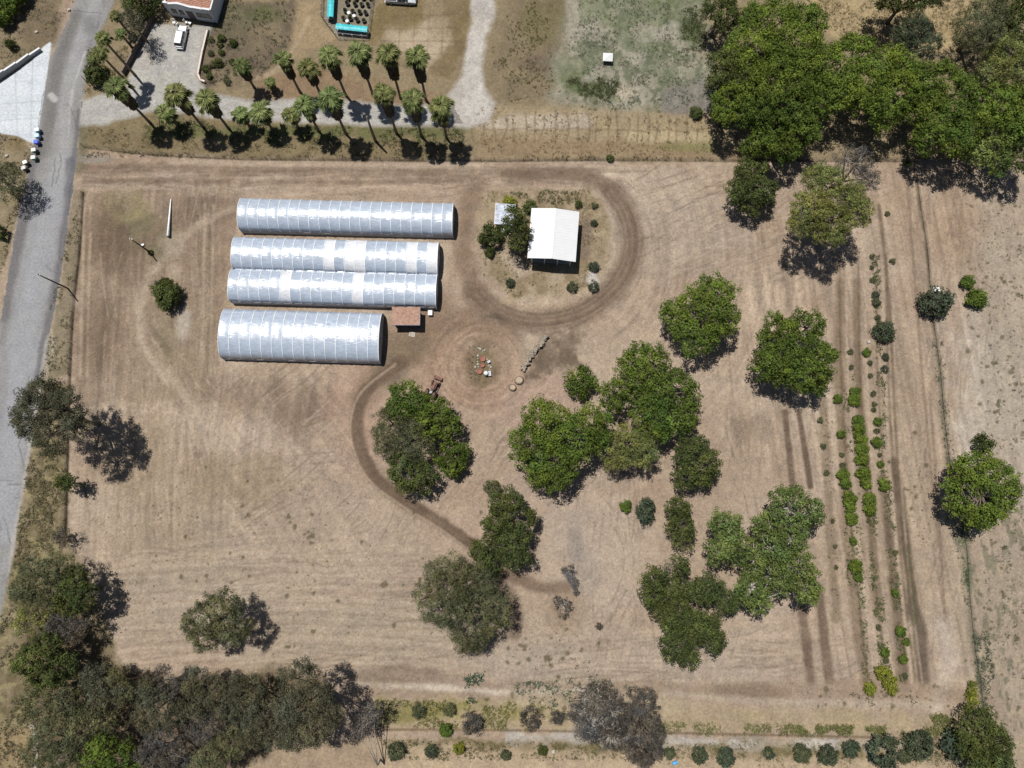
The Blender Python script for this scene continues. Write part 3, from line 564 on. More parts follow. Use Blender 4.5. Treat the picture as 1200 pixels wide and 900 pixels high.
def tree(name, label, lobes_px, zc, rz, kind, cat='tree', group=None, bark=None, ntw=14, gaps=0, dens=1.0, droop=0, thick=None, base=None):
    """lobes_px: (px, py, radius_px[, dz]) of each crown mass; zc: crown centre height; rz: half height"""
    NT[0] += 1; seed = NT[0] * 17 + 3; lobes = []; zc = zc + (0 if kind == 'dry' or not 3 <= zc <= 7 else 2.2 if kind in ('oak', 'bright', 'leafy') else 1.5)
    for l in lobes_px:
        z = zc + (l[3] if len(l) > 3 else 0); q = P(l[0], l[1], z); R = l[2] * mpp(l[0], l[1], z)
        lobes.append((q[0], q[1], z, R, min(rz, R * 1.15)))
    A = sum(l[3] ** 2 for l in lobes); bx = sum(l[0] * l[3] ** 2 for l in lobes) / A; by = sum(l[1] * l[3] ** 2 for l in lobes) / A
    if base: bx, by = P(*base)
    # break each big lobe into overlapping masses for an uneven outline
    r = rs(seed); sub = []
    for (x, y, z, R, Z) in lobes:
        if R > 2.6:
            n = 5 if R < 5 else 8; a0 = r.rand() * 6.28
            sub.append((x, y, z + Z * .14, R * .66, Z * .80))
            for k in range(n):
                a = a0 + 6.283 * k / n + r.randn() * .15; rr_ = R * (.36 + .15 * r.rand())
                sub.append((x + math.cos(a) * (R * .98 - rr_), y + math.sin(a) * (R * .98 - rr_), z + Z * (-.25 + .45 * r.rand()), rr_, min(Z * .62, rr_ * 1.1)))
        else: sub.append((x, y, z, R, Z))
    V, Fc, col, cl = foliage(sub, kind, seed, droop, dens)
    o = empty(name, (bx, by, 0), label, cat, group)
    big('crown', V, Fc, LEAF, o, fcol=col, off=(bx, by, 0))
    mb = MB(); th = thick or max(.12, .045 * math.sqrt(A) + .08); limbs(mb, (bx, by), lobes, cl, seed, th, ntw)
    mb.build('trunk', bark or BARK, o, off=(bx, by, 0), smooth=True)
    return o
BV = {}
def bush_variant(kind, k):
    if (kind, k) in BV: return BV[(kind, k)]
    r = rs(500 + k * 7); lobes = [(0, 0, .75, .8, .72)]
    for j in range(5):
        a = 6.28 * j / 5 + r.rand(); lobes.append((math.cos(a) * .48, math.sin(a) * .48, .5 + .3 * r.rand(), .36 + .2 * r.rand(), .42))
    sc = 2.0; lob = [tuple(np.array(l) * sc) for l in lobes]
    V, Fc, col, cl = foliage(lob, kind, 900 + k, dens=1.5); BV[(kind, k)] = (V / sc, Fc, col); return BV[(kind, k)]
BMESH = {}
def bush(name, label, px, py, rpx, kind, cat='bush', group=None, hz=1.0, elong=1.0, k=None, rz=None):
    NT[0] += 1; k = NT[0] % 4 if k is None else k
    R = rpx * mpp(px, py, 0); zc = R * .6 * hz; q = P(px, py, zc)
    if (kind, k) not in BMESH:
        V, Fc, col = bush_variant(kind, k); o = big(name, V, Fc, LEAF, fcol=col); BMESH[(kind, k)] = o.data
    else: o = bpy.data.objects.new(name, BMESH[(kind, k)]); C.objects.link(o)
    o.location = (q[0], q[1], -.02); o.scale = (R, R * elong, R * .85 * hz); o.rotation_euler = (0, 0, (NT[0] * 1.37) % 6.28 if rz is None else rz)
    return tag(o, label, cat, group)
# ------------------------------------------------------------------ TREES (each its own thing)
tree('oak_tree', 'round bright green tree with a side lobe, standing alone east of the white roofed house', [(836, 345, 27), (822, 372, 40), (789, 368, 19, -1), (848, 375, 22), (812, 395, 26, -1)], 5.2, 3.8, 'bright')
tree('oak_tree', 'dense dark green tree at the head of the two watered strips', [(912, 388, 24), (945, 385, 24), (930, 415, 42), (905, 430, 26, -1), (950, 440, 27, -1), (968, 415, 16)], 5.4, 4.4, 'oak')
tree('oak_tree', 'large dark green tree, upper one of the central grove', [(755, 432, 34), (790, 462, 32), (770, 485, 34), (720, 462, 22), (800, 490, 20, -1)], 5.0, 4.2, 'oak')
tree('small_tree', 'small round bright green tree between the grove and the stacked logs', [(681, 448, 21)], 2.6, 2.4, 'oak')
tree('oak_tree', 'widest bright green tree, on the left of the central grove', [(640, 500, 34), (622, 522, 30, -1), (670, 512, 36), (650, 545, 32, -1), (695, 500, 28), (632, 555, 16, -2)], 6.0, 4.6, 'bright')
tree('small_tree', 'pale green tree squeezed between the two large grove trees', [(735, 522, 28), (752, 530, 22), (718, 530, 24, -.5)], 5.2, 3.4, 'light', dens=1.4)
tree('olive_tree', 'dark olive green tree right of the grove with ragged top', [(812, 530, 25), (820, 550, 24), (803, 558, 18, -1), (832, 540, 14)], 3.6, 3.2, 'dark')
tree('olive_tree', 'narrow olive green tree just below the ragged dark one', [(795, 596, 17), (797, 617, 19), (802, 634, 12, -1)], 3.6, 3.0, 'dark')
bush('bush', 'grey green egg shaped bush left of the narrow olive tree', 757, 599, 13, 'blue', elong=1.35, rz=0, k=0, hz=1.3)
bush('bush', 'little bright green bush left of the grey green egg shaped bush', 733, 593, 8, 'oak', k=1)
tree('sycamore_tree', 'light green open crowned tree with sprawling branches beside the crop rows', [(925, 595, 30), (948, 600, 22), (900, 620, 24, -1), (850, 615, 22, -1), (845, 645, 22, -1), (885, 655, 24), (905, 675, 30), (935, 665, 26), (945, 690, 20), (880, 690, 22), (888, 705, 15, -2), (905, 645, 24), (868, 638, 18), (928, 632, 22)], 6.5, 4.0, 'leafy', bark=PALEBARK, ntw=22, dens=1.15)
tree('olive_tree', 'dark green tree, upper left of the three below the sycamore', [(768, 682, 21), (764, 698, 15), (797, 664, 14), (790, 688, 14, -.5)], 4.4, 3.6, 'dark')
tree('olive_tree', 'dark green tree, right one of the three below the sycamore', [(832, 690, 21), (852, 704, 18), (815, 692, 15)], 4.4, 3.4, 'dark')
tree('olive_tree', 'largest and lowest dark green tree of the three below the sycamore', [(797, 722, 28), (825, 735, 23), (795, 757, 24, -.5), (778, 715, 14), (808, 770, 12, -1), (838, 752, 14)], 4.4, 3.8, 'dark')
tree('pepper_tree', 'rounded bright green tree alone at the east side across the boundary', [(1150, 562, 33), (1175, 572, 24), (1128, 575, 24), (1148, 598, 26, -.5), (1170, 592, 20), (1122, 590, 18, -1), (1150, 580, 36), (1134, 556, 24), (1170, 556, 20)], 5.2, 4.4, 'bright', base=(1146, 612))
bush('bush', 'dark bush tucked behind the round bright tree at the east side', 1152, 521, 13, 'dark', k=2, hz=1.4)
tree('pepper_tree', 'light yellow green tree with a big feathery shadow at the top of the crop rows', [(965, 215, 27), (990, 235, 26), (950, 245, 26), (975, 262, 28), (1005, 248, 20), (938, 262, 18)], 12.0, 3.6, 'light', bark=BARK, ntw=24, dens=1.7, thick=.38)
tree('dry_tree', 'grey half bare tree behind the light yellow green tree', [(1005, 190, 20), (1015, 210, 18), (990, 185, 14)], 9.5, 3.4, 'dry', bark=PALEBARK, ntw=30)
tree('olive_tree', 'dark blue green tree just south of the boundary fence by the woodland', [(880, 205, 22), (868, 225, 20), (893, 225, 21), (880, 238, 18, -.8)], 3.6, 3.2, 'dark')
bush('bush', 'large feathery dark bush with a pale board resting on it', 1097, 353, 20, 'blue', k=0, hz=1.15)
bush('bush', 'upper small green bush right of the feathery dark bush', 1134, 331, 9, 'oak', k=1)
bush('bush', 'lower rounder green bush right of the feathery dark bush', 1145, 349, 13, 'oak', k=2)
bush('bush', 'grey green spreading bush between two crop rows', 1036, 388, 14, 'blue', k=3, hz=.9)
tree('round_bush', 'single round dark bush in the field left of the greenhouses', [(195, 343, 17), (189, 340, 11), (200, 346, 12), (196, 352, 11)], 1.9, 2.2, 'dark', cat='bush', ntw=5, dens=1.6)
NE = [('tallest rounded bright tree at the west end of the woodland', [(905, 35, 42), (930, 60, 36), (880, 60, 34), (945, 30, 26)], 9, 'bright'),
 ('dark tree on the lower left edge of the woodland', [(850, 78, 24), (868, 100, 20), (842, 98, 16)], 7, 'dark'),
 ('small bright green tree low on the left edge of the woodland', [(852, 118, 20), (866, 110, 18), (848, 134, 16)], 6.5, 'bright'),
 ('broad mid green tree in the centre left of the woodland', [(905, 105, 38), (935, 90, 34), (890, 130, 26), (930, 130, 28)], 9.5, 'oak'),
 ('ragged green tree at the south edge of the woodland above the dark tree', [(905, 150, 26), (935, 155, 26), (890, 168, 20), (920, 175, 18)], 7.5, 'oak'),
 ('bright green tree in the middle of the woodland beside the straw clearing', [(985, 80, 34), (1010, 105, 32), (965, 110, 30), (1000, 60, 24)], 9, 'bright'),
 ('yellowish green tree right of the woodland middle', [(1040, 75, 26), (1055, 105, 30), (1035, 125, 28), (1060, 85, 20)], 9, 'bright'),
 ('blue green rounded tree at the edge of the straw clearing', [(1070, 38, 22), (1085, 55, 18), (1060, 52, 16)], 7, 'blue'),
 ('mid green tree between the gap and the right side of the woodland', [(1095, 95, 30), (1120, 110, 28), (1085, 130, 28), (1110, 140, 26)], 8.5, 'oak'),
 ('green tree at the south edge of the woodland right of the gap', [(1090, 160, 22), (1120, 165, 24), (1140, 150, 22)], 7, 'oak'),
 ('dull dark brownish tree in the upper right corner wood', [(1135, 35, 24), (1160, 20, 28), (1150, 50, 22)], 7.5, 'olive'),
 ('mid green tree at the very top right corner', [(1185, 10, 26), (1200, 35, 24), (1195, -10, 20)], 8, 'dark'),
 ('light green tree at the right edge of the woodland', [(1180, 65, 26), (1195, 85, 26), (1165, 85, 20)], 8.5, 'light'),
 ('green tree at the right frame edge, lower part of the woodland', [(1165, 125, 28), (1190, 130, 28), (1205, 110, 24), (1185, 155, 22)], 8.5, 'bright'),
 ('small round tree at the far right south edge of the woodland', [(1165, 175, 20), (1150, 182, 14), (1172, 192, 15)], 7.5, 'leafy'),
 ('dark tree at the right frame edge under the woodland', [(1198, 175, 18), (1200, 190, 16)], 7, 'dark'),
 ('dark tree at the top edge above the straw clearing', [(1040, -6, 22), (1070, -4, 24), (1095, -8, 18)], 7, 'dark'),
 ('round green tree at the top edge left of the woodland', [(845, 5, 20), (852, 22, 17), (835, 12, 12)], 6.5, 'dark')]
for lab, lo, zc, kd in NE:
    tree('oak_tree' if kd in ('oak', 'bright') else 'woodland_tree', lab, lo, zc, 4.6, kd, group='trees of the north east wood', ntw=8, dens=1.25 if kd == 'light' else 1)
tree('olive_tree', 'green tree beside the tractor, top of the round grove by the track', [(474, 467, 24), (466, 480, 18), (488, 472, 18)], 3.4, 3.2, 'oak')
tree('olive_tree', 'mid green tree, upper right of the round grove by the track', [(509, 484, 24), (522, 500, 20), (500, 500, 20)], 3.4, 3.2, 'oak')
tree('olive_tree', 'broad grey green tree on the left of the round grove by the track', [(462, 498, 27), (456, 515, 25), (480, 522, 28), (486, 502, 22)], 3.8, 3.6, 'olive')
tree('orange_tree', 'glossy bright green tree, lower right of the round grove by the track', [(534, 530, 19), (530, 545, 18), (522, 535, 15)], 2.8, 2.8, 'oak')
tree('olive_tree', 'olive green tree at the bottom of the round grove by the track', [(480, 555, 26), (496, 562, 19), (472, 546, 20)], 3.4, 3.2, 'dark')
tree('olive_tree', 'dark tree on the right side of the dirt track end', [(592, 590, 22), (604, 608, 27), (600, 636, 27), (582, 618, 21), (606, 652, 16)], 4.2, 3.8, 'dark')
bush('bush', 'small dark bush on top of the dark tree by the track end', 577, 572, 12, 'olive', k=0, hz=1.2)
tree('olive_tree', 'small dark tree bridging the track end and the large olive tree', [(566, 645, 18), (572, 662, 16)], 3.6, 3.0, 'dark')
tree('olive_tree', 'large ragged olive tree below the dirt track', [(525, 680, 33), (550, 690, 36), (520, 710, 31), (555, 720, 35), (580, 715, 25), (548, 745, 26, -1), (500, 700, 20, -1)], 4.8, 4.2, 'olive', ntw=18)
tree('olive_tree', 'lone grey green tree with dark shadow in the lower left field', [(245, 722, 26), (262, 712, 24), (240, 745, 22), (275, 735, 24), (228, 730, 18)], 8.2, 3.4, 'olive', ntw=20, base=(262, 738), dens=1.4)
tree('eucalyptus_tree', 'tall grey green tree leaning over the road with a wide shadow', [(50, 465, 27), (75, 480, 27), (35, 490, 27), (60, 510, 27), (88, 500, 20), (55, 480, 26)], 15.0, 4.2, 'grey', ntw=26, thick=.42, dens=1.7)
tree('dry_tree', 'small dark tree on the fence line under the leaning eucalyptus', [(82, 566, 11), (72, 566, 9)], 3.0, 2.0, 'dark')
tree('dry_tree', 'tiny bare grey tree on the west fence line', [(76, 630, 11), (70, 628, 8)], 3.2, 1.8, 'dry', ntw=20)
SW = [('dark green tree beside the road above the lower left wood', [(45, 675, 26), (70, 668, 24), (60, 695, 24), (30, 690, 20)], 7.5, 'olive', 1),
 ('dark olive tree reaching over the field edge, top of the lower left wood', [(88, 680, 20), (95, 700, 20), (78, 708, 18)], 6.5, 'dark', 1),
 ('bare grey tree between the road and the lower left field', [(72, 730, 20), (88, 735, 20), (60, 745, 16)], 6.5, 'dry', 1),
 ('yellow green bushy tree beside the road in the lower left wood', [(40, 710, 16), (30, 730, 16), (48, 725, 12)], 4, 'light', .8),
 ('dark green tree in the middle of the left side wood', [(55, 765, 26), (35, 775, 22), (70, 785, 22), (50, 790, 20)], 7, 'dark', 1),
 ('mid green tree at the left side wood, lower middle', [(60, 815, 26), (40, 825, 20), (80, 825, 20)], 7.5, 'olive', 1),
 ('grey brown tree behind the left side wood corner', [(115, 800, 24), (135, 808, 22), (120, 820, 20)], 7.5, 'grey', 1),
 ('dark tree with reddish shade at the inner corner of the lower left wood', [(140, 795, 14), (152, 810, 14)], 6.5, 'olive', 1),
 ('dark green tree at the bottom left corner', [(60, 860, 26), (45, 880, 20), (75, 885, 20), (60, 900, 20)], 7, 'olive', 1),
 ('bright green leafy tree at the bottom edge of the lower left wood', [(125, 880, 24), (145, 890, 22), (110, 895, 18)], 6, 'oak', 1),
 ('olive tree in the thick of the lower left wood', [(100, 850, 24), (120, 845, 20), (90, 865, 18)], 8, 'olive', 1),
 ('grey brown dry tree, third along the bottom wood', [(180, 815, 24), (195, 835, 24), (170, 840, 20)], 8.5, 'grey', 1),
 ('brownish tree on the field side of the bottom wood', [(188, 798, 16), (205, 805, 16)], 7, 'dry', 1.2),
 ('half bare grey tree at the bottom edge of the lower left wood', [(190, 870, 24), (175, 885, 20), (205, 885, 20)], 8, 'dry', 1.2),
 ('olive grey tree on the field side in the middle of the bottom wood', [(230, 800, 20), (250, 810, 22), (235, 825, 20)], 9, 'grey', 1),
 ('grey green tree with pale bark in the middle of the bottom wood', [(285, 805, 22), (275, 825, 24), (298, 820, 20)], 9, 'grey', 1),
 ('dark olive tree at the bottom edge in the middle of the wood', [(255, 880, 24), (275, 870, 20), (240, 895, 18)], 7.5, 'olive', 1),
 ('pale branched tree low in the bottom wood', [(235, 855, 20), (250, 850, 16)], 7.5, 'dry', 1),
 ('grey green tree joined to the tall round one in the bottom wood', [(310, 840, 26), (300, 860, 22), (325, 862, 20)], 10, 'grey', 1),
 ('tallest rounded grey green tree at the east end of the bottom wood', [(350, 795, 26), (365, 820, 30), (345, 830, 28), (370, 850, 28), (345, 862, 22), (385, 835, 20)], 14.5, 'grey', 1)]
for lab, lo, zc, kd, dn in SW:
    lo = [(l[0], l[1], l[2] * 1.0) for l in lo]
    tree('eucalyptus_tree' if kd == 'grey' else 'woodland_tree', lab, lo, zc, 4.4, kd, group='trees of the south west wood', ntw=14, dens=dn * (1.35 if kd in ('grey', 'dry') else 1), thick=.3, bark=GREYBARK if kd == 'dry' else BARK)
tree('dry_tree', 'bare grey tree with a forked trunk just east of the bottom wood', [(428, 842, 17), (438, 835, 14), (420, 855, 13)], 6.5, 2.8, 'dry', ntw=30, bark=PALEBARK, base=(446, 890), thick=.14)
tree('dry_tree', 'big grey tree with pale bare limbs, left of the pair at the bottom', [(698, 820, 24), (715, 835, 28), (690, 850, 24), (680, 835, 20), (715, 860, 22)], 5.0, 4.0, 'dry', ntw=44, dens=1.25, bark=PALEBARK)
tree('dry_tree', 'big grey brown tree, right of the pair at the bottom', [(752, 825, 22), (750, 850, 26), (752, 878, 24), (762, 862, 20)], 6.2, 3.8, 'dry', ntw=18, dens=1.7)
for lab, x, y, r_, kd in [('olive bush at the left of the weedy strip along the bottom', 490, 834, 10, 'olive'), ('second olive bush of the weedy strip along the bottom', 527, 832, 9, 'olive'),
   ('grey leafless bush beside the pale dry wash start', 554, 848, 15, 'dry'), ('green bush below the weedy strip beside the forked bare tree', 464, 880, 12, 'blue'),
   ('small dark round bush on the bottom bank, left part', 505, 881, 9, 'blue'), ('low green bush on the edge of the weedy strip', 522, 856, 9, 'oak'), ('yellow green tuft bush under the weedy strip', 538, 877, 8, 'yellow'),
   ('small upright dark bush at the bottom near the wash', 593, 885, 7, 'blue'), ('tiny upright green bush beside a white stone at the bottom', 636, 880, 6.5, 'dark'), ('dark grey twiggy bush above the dry wash', 622, 843, 15, 'dry'),
   ('small purplish grey bush left of the big grey pair', 653, 841, 10, 'dry'), ('blue green bush touching the blue barrel', 785, 883, 8, 'blue'), ('narrow blue green bush right of the blue barrel', 820, 885, 11, 'blue'),
   ('slanting blue green bush second right of the blue barrel', 851, 888, 13, 'blue'), ('blue green bush at the bottom, far left of the hedge row', 901, 883, 8, 'blue'),
   ('first blue green shrub of the bottom right row', 940, 884, 12, 'blue'), ('second blue green shrub of the bottom right row', 971, 885, 13, 'blue'), ('third and narrow blue green shrub of the bottom right row', 998, 878, 12, 'blue'),
   ('widest blue green shrub of the bottom right row', 1035, 881, 22, 'blue'), ('small blue green shrub wedged between two wide ones in the bottom right row', 1060, 887, 9, 'blue'), ('feathery blue green shrub right of the widest one', 1079, 873, 19, 'blue'), ('rounded blue green shrub under the olive green tree', 1123, 874, 22, 'blue')]:
    bush('bush', lab, x, y, r_, kd, hz=1.05, group='shrubs along the bottom bank' if y > 870 else None)
tree('olive_tree', 'olive green rounded tree at the bottom right corner', [(1145, 850, 26), (1160, 868, 27), (1140, 872, 22), (1168, 890, 22), (1150, 898, 20)], 3.6, 3.4, 'dark')
tree('tall_weed', 'bright yellow green flowering brush above the olive green corner tree', [(1140, 803, 5), (1139, 812, 7), (1141, 820, 6), (1136, 829, 7)], 1.0, .8, 'yellow', cat='bush', ntw=3)
bush('bush', 'small round bright bush at the foot of the left crop rows', 1020, 807, 8.5, 'yellow', k=0)
tree('citrus_bush', 'elongated yellow green bush at the foot of the crop rows', [(1036, 790, 9), (1042, 798, 10), (1046, 808, 7), (1031, 787, 6)], 1.1, 1.2, 'yellow', cat='bush', ntw=4)
tree('dry_brush', 'pale yellow dry brush heap by the track end', [(655, 706, 9), (660, 714, 10), (664, 706, 6)], .7, .8, 'dry', cat='brush heap', bark=PALEBARK, ntw=18)
tree('burnt_stump', 'grey charred spiky brush lying at the end of the track', [(668, 668, 7), (673, 682, 6), (675, 694, 4), (660, 668, 4)], .6, .6, 'dry', cat='brush heap', ntw=22, bark=mat('ash', (.14, .14, .15), .9))
bush('dry_brush', 'little dry brown tuft right of the yellow brush heap', 702, 734, 5, 'dry', k=1)
tree('garden_tree', 'dark airy tree leaning over the left edge of the white roof', [(604, 255, 13), (609, 270, 13), (600, 266, 12), (606, 284, 10)], 4.8, 2.8, 'dark', ntw=20, dens=1.3)
bush('bush', 'dark round bush left of the garden tree', 576, 276, 15.5, 'dark', k=2, hz=1.1); bush('bush', 'small dark bush below the round bush by the garden tree', 574, 295, 7, 'dark', k=2)
bush('bush', 'vivid green bush behind the grey shed', 597, 238, 9, 'yellow', k=3, hz=.9); bush('bush', 'dark green bush at the upper left corner of the white roof', 621, 242, 8.5, 'dark', k=0)
bush('bush', 'small bush right of the white roof ridge, on the back lawn', 678, 239, 5, 'dark', k=1); bush('bush', 'brownish small bush in the back corner of the yard', 697, 240, 4.5, 'olive', k=2)
bush('bush', 'small bush beside the right wall of the house', 696, 261, 4.5, 'blue', k=3); bush('bush', 'leafy garden shrub above the pale patch in front of the house', 696, 312, 7, 'blue', k=0)
bush('bush', 'leafy garden shrub below the pale patch in front of the house', 696, 336, 7, 'blue', k=1); bush('bush', 'leafy garden shrub left of the pale patch in front of the house', 671, 336, 7, 'blue', k=2)
bush('bush', 'lone garden shrub at the lower left of the yard', 598, 331, 6, 'blue', k=3)
bush('bush', 'tiny green bush on the north fence line', 715, 185, 5, 'dark', k=0); bush('bush', 'dark bush at the north lane end below the weed field', 816, 132, 8, 'dark', k=1); bush('bush', 'small dark bush at the corner of the east boundary', 1064, 192, 4.5, 'dark', k=2)
# west and north west
tree('garden_tree', 'dark tree at the left edge beside the wheeled bins', [(8, 205, 18), (18, 215, 14), (2, 222, 14)], 4, 3, 'olive', base=(4, 210))
bush('bush', 'dark bush at the left frame edge below the bin tree', 0, 272, 9, 'dark', k=2, hz=1.2)
for i, (x, y) in enumerate([(22, -6), (12, 8), (2, 20)]): bush('hedge_bush', ['upper', 'middle', 'lower'][i] + ' bush of the dark hedge in the top left corner', x, y, 11, 'oak', k=i, hz=1.5, group='hedge in the top left corner')
bush('bush', 'dark bush on the bank above the concrete driveway', 12, 52, 6, 'dark', k=3, hz=1.6)
tree('oak_tree', 'dark tree beside the left corner of the white house', [(163, -4, 16), (174, 4, 14), (158, 10, 13), (182, -6, 12)], 2.9, 3, 'dark')
tree('dry_tree', 'thin greyish tree between the road and the white house', [(152, 22, 12), (160, 35, 10)], 4.5, 2.2, 'grey', ntw=20)
bush('bush', 'dark bush beside the road above the gravel drive entrance', 110, 87, 12, 'dark', k=0, hz=1.5)
for i, (x, y, r_) in enumerate([(247, 46, 4), (259, 44, 5), (257, 52, 4), (247, 62, 4), (259, 61, 4), (241, 80, 5), (248, 75, 4.5), (256, 73, 5.5), (245, 89, 4), (266, 94, 5), (272, 72, 4), (273, 50, 5)]):
    bush('garden_shrub', 'small garden shrub number %s along the low curb wall right of the parked car' % ['one', 'two', 'three', 'four', 'five', 'six', 'seven', 'eight', 'nine', 'ten', 'eleven', 'twelve'][i], x, y, r_, 'dark' if i % 3 else 'olive', group='shrubs by the curb wall')
# crop rows
ROWS = {'left': [(982, 467, 6), (986, 509, 5.5), (987, 533, 3.5), (988, 545, 4), (989, 556, 8), (991, 567, 7), (996, 584, 9), (996, 594, 8), (999, 608, 8), (1000, 634, 5), (1003, 664, 9), (1006, 676, 6), (998, 430, 3.5), (997, 412, 4)],
 'middle': [(1002, 459, 7), (1002, 469, 8), (1006, 492, 7), (1007, 502, 8), (1009, 514, 8), (1010, 526, 8), (1011, 537, 9), (1013, 555, 9), (1015, 565, 8), (1019, 585, 8.5), (1020, 597, 8), (1018, 610, 3), (1030, 735, 4), (1033, 757, 4), (1038, 765, 6), (1039, 774, 4), (1016, 413, 5.5), (1020, 425, 3.5), (1020, 440, 3.5)],
 'right': [(1024, 461, 4), (1025, 473, 3.5), (1024, 480, 3.5), (1029, 494, 5.5), (1028, 505, 4), (1028, 518, 7), (1031, 533, 3), (1032, 544, 4.5), (1036, 568, 8), (1050, 648, 4), (1049, 695, 5), (1056, 740, 7), (1062, 752, 5), (1059, 773, 6), (1061, 792, 4)],
 'upper': [(1022, 300, 3.5), (1022, 313, 3), (1023, 328, 4), (1026, 345, 5), (1027, 354, 5.5), (1029, 372, 4), (1046, 306, 4), (1038, 418, 5), (1037, 432, 5), (1040, 250, 3.5)],
 'outer left': [(961, 492, 4), (965, 523, 4), (969, 554, 4), (976, 610, 3), (979, 640, 3), (980, 665, 3)]}
ORD = ['first', 'second', 'third', 'fourth', 'fifth', 'sixth', 'seventh', 'eighth', 'ninth', 'tenth', 'eleventh', 'twelfth', 'thirteenth', 'fourteenth', 'fifteenth', 'sixteenth', 'seventeenth', 'eighteenth', 'nineteenth', 'twentieth']
for rn, L in ROWS.items():
    for i, (x, y, r_) in enumerate(sorted(L, key=lambda t: t[1])):
        kd = 'bright' if r_ > 7 else ('blue' if rn == 'upper' and r_ > 4 else 'olive' if r_ < 4.5 else 'oak')
        bush('vine_bush', '%s bush from the top in the %s crop row, %s' % (ORD[i], rn, 'full and green' if r_ > 5 else 'small and sparse'), x, y, r_ * 1.02, kd, cat='crop bush', group='bushes of the crop rows', hz=.9)
# weeds nobody could count
def scatter(name, label, zones, seed, cat='weeds'):
    r = rs(seed); CEN = []; COLS = []; NR = []; SZ = []
    for pts, n, col, s in zones:
        w_ = W(pts); lo, hi = w_.min(0), w_.max(0); q = lo + r.rand(n * 3, 2) * (hi - lo); q = q[inside(w_, q[:, 0], q[:, 1])][:n]
        k = vnoise(q[:, 0] / 2.2, q[:, 1] / 2.2, seed) ; q = q[k > .42]
        m = 9; c = np.repeat(np.c_[q, np.zeros(len(q))], m, 0); sc = np.repeat(s * (.5 + 1.0 * r.rand(len(q))), m)
        c = c + np.c_[r.randn(len(c), 2) * .42, np.abs(r.randn(len(c))) * .35] * sc[:, None]; CEN.append(c)
        NR.append(unit(r.randn(len(c), 3) + np.array([0, 0, .8]))); SZ.append(sc * (.5 + .5 * r.rand(len(c))))
        COLS.append(np.array(col) * np.repeat(.7 + .6 * r.rand(len(q), 1), m, 0) * (.8 + .4 * r.rand(len(c), 1)))
    V, Fc = leafmesh(np.vstack(CEN), np.vstack(NR), np.concatenate(SZ), None, .35)
    return tag(big(name, V, Fc, LEAF, fcol=np.vstack(COLS)), label, cat, None, 'stuff')
G1, G2, G3, ST = (.095, .105, .045), (.105, .125, .075), (.15, .155, .06), (.30, .24, .13)
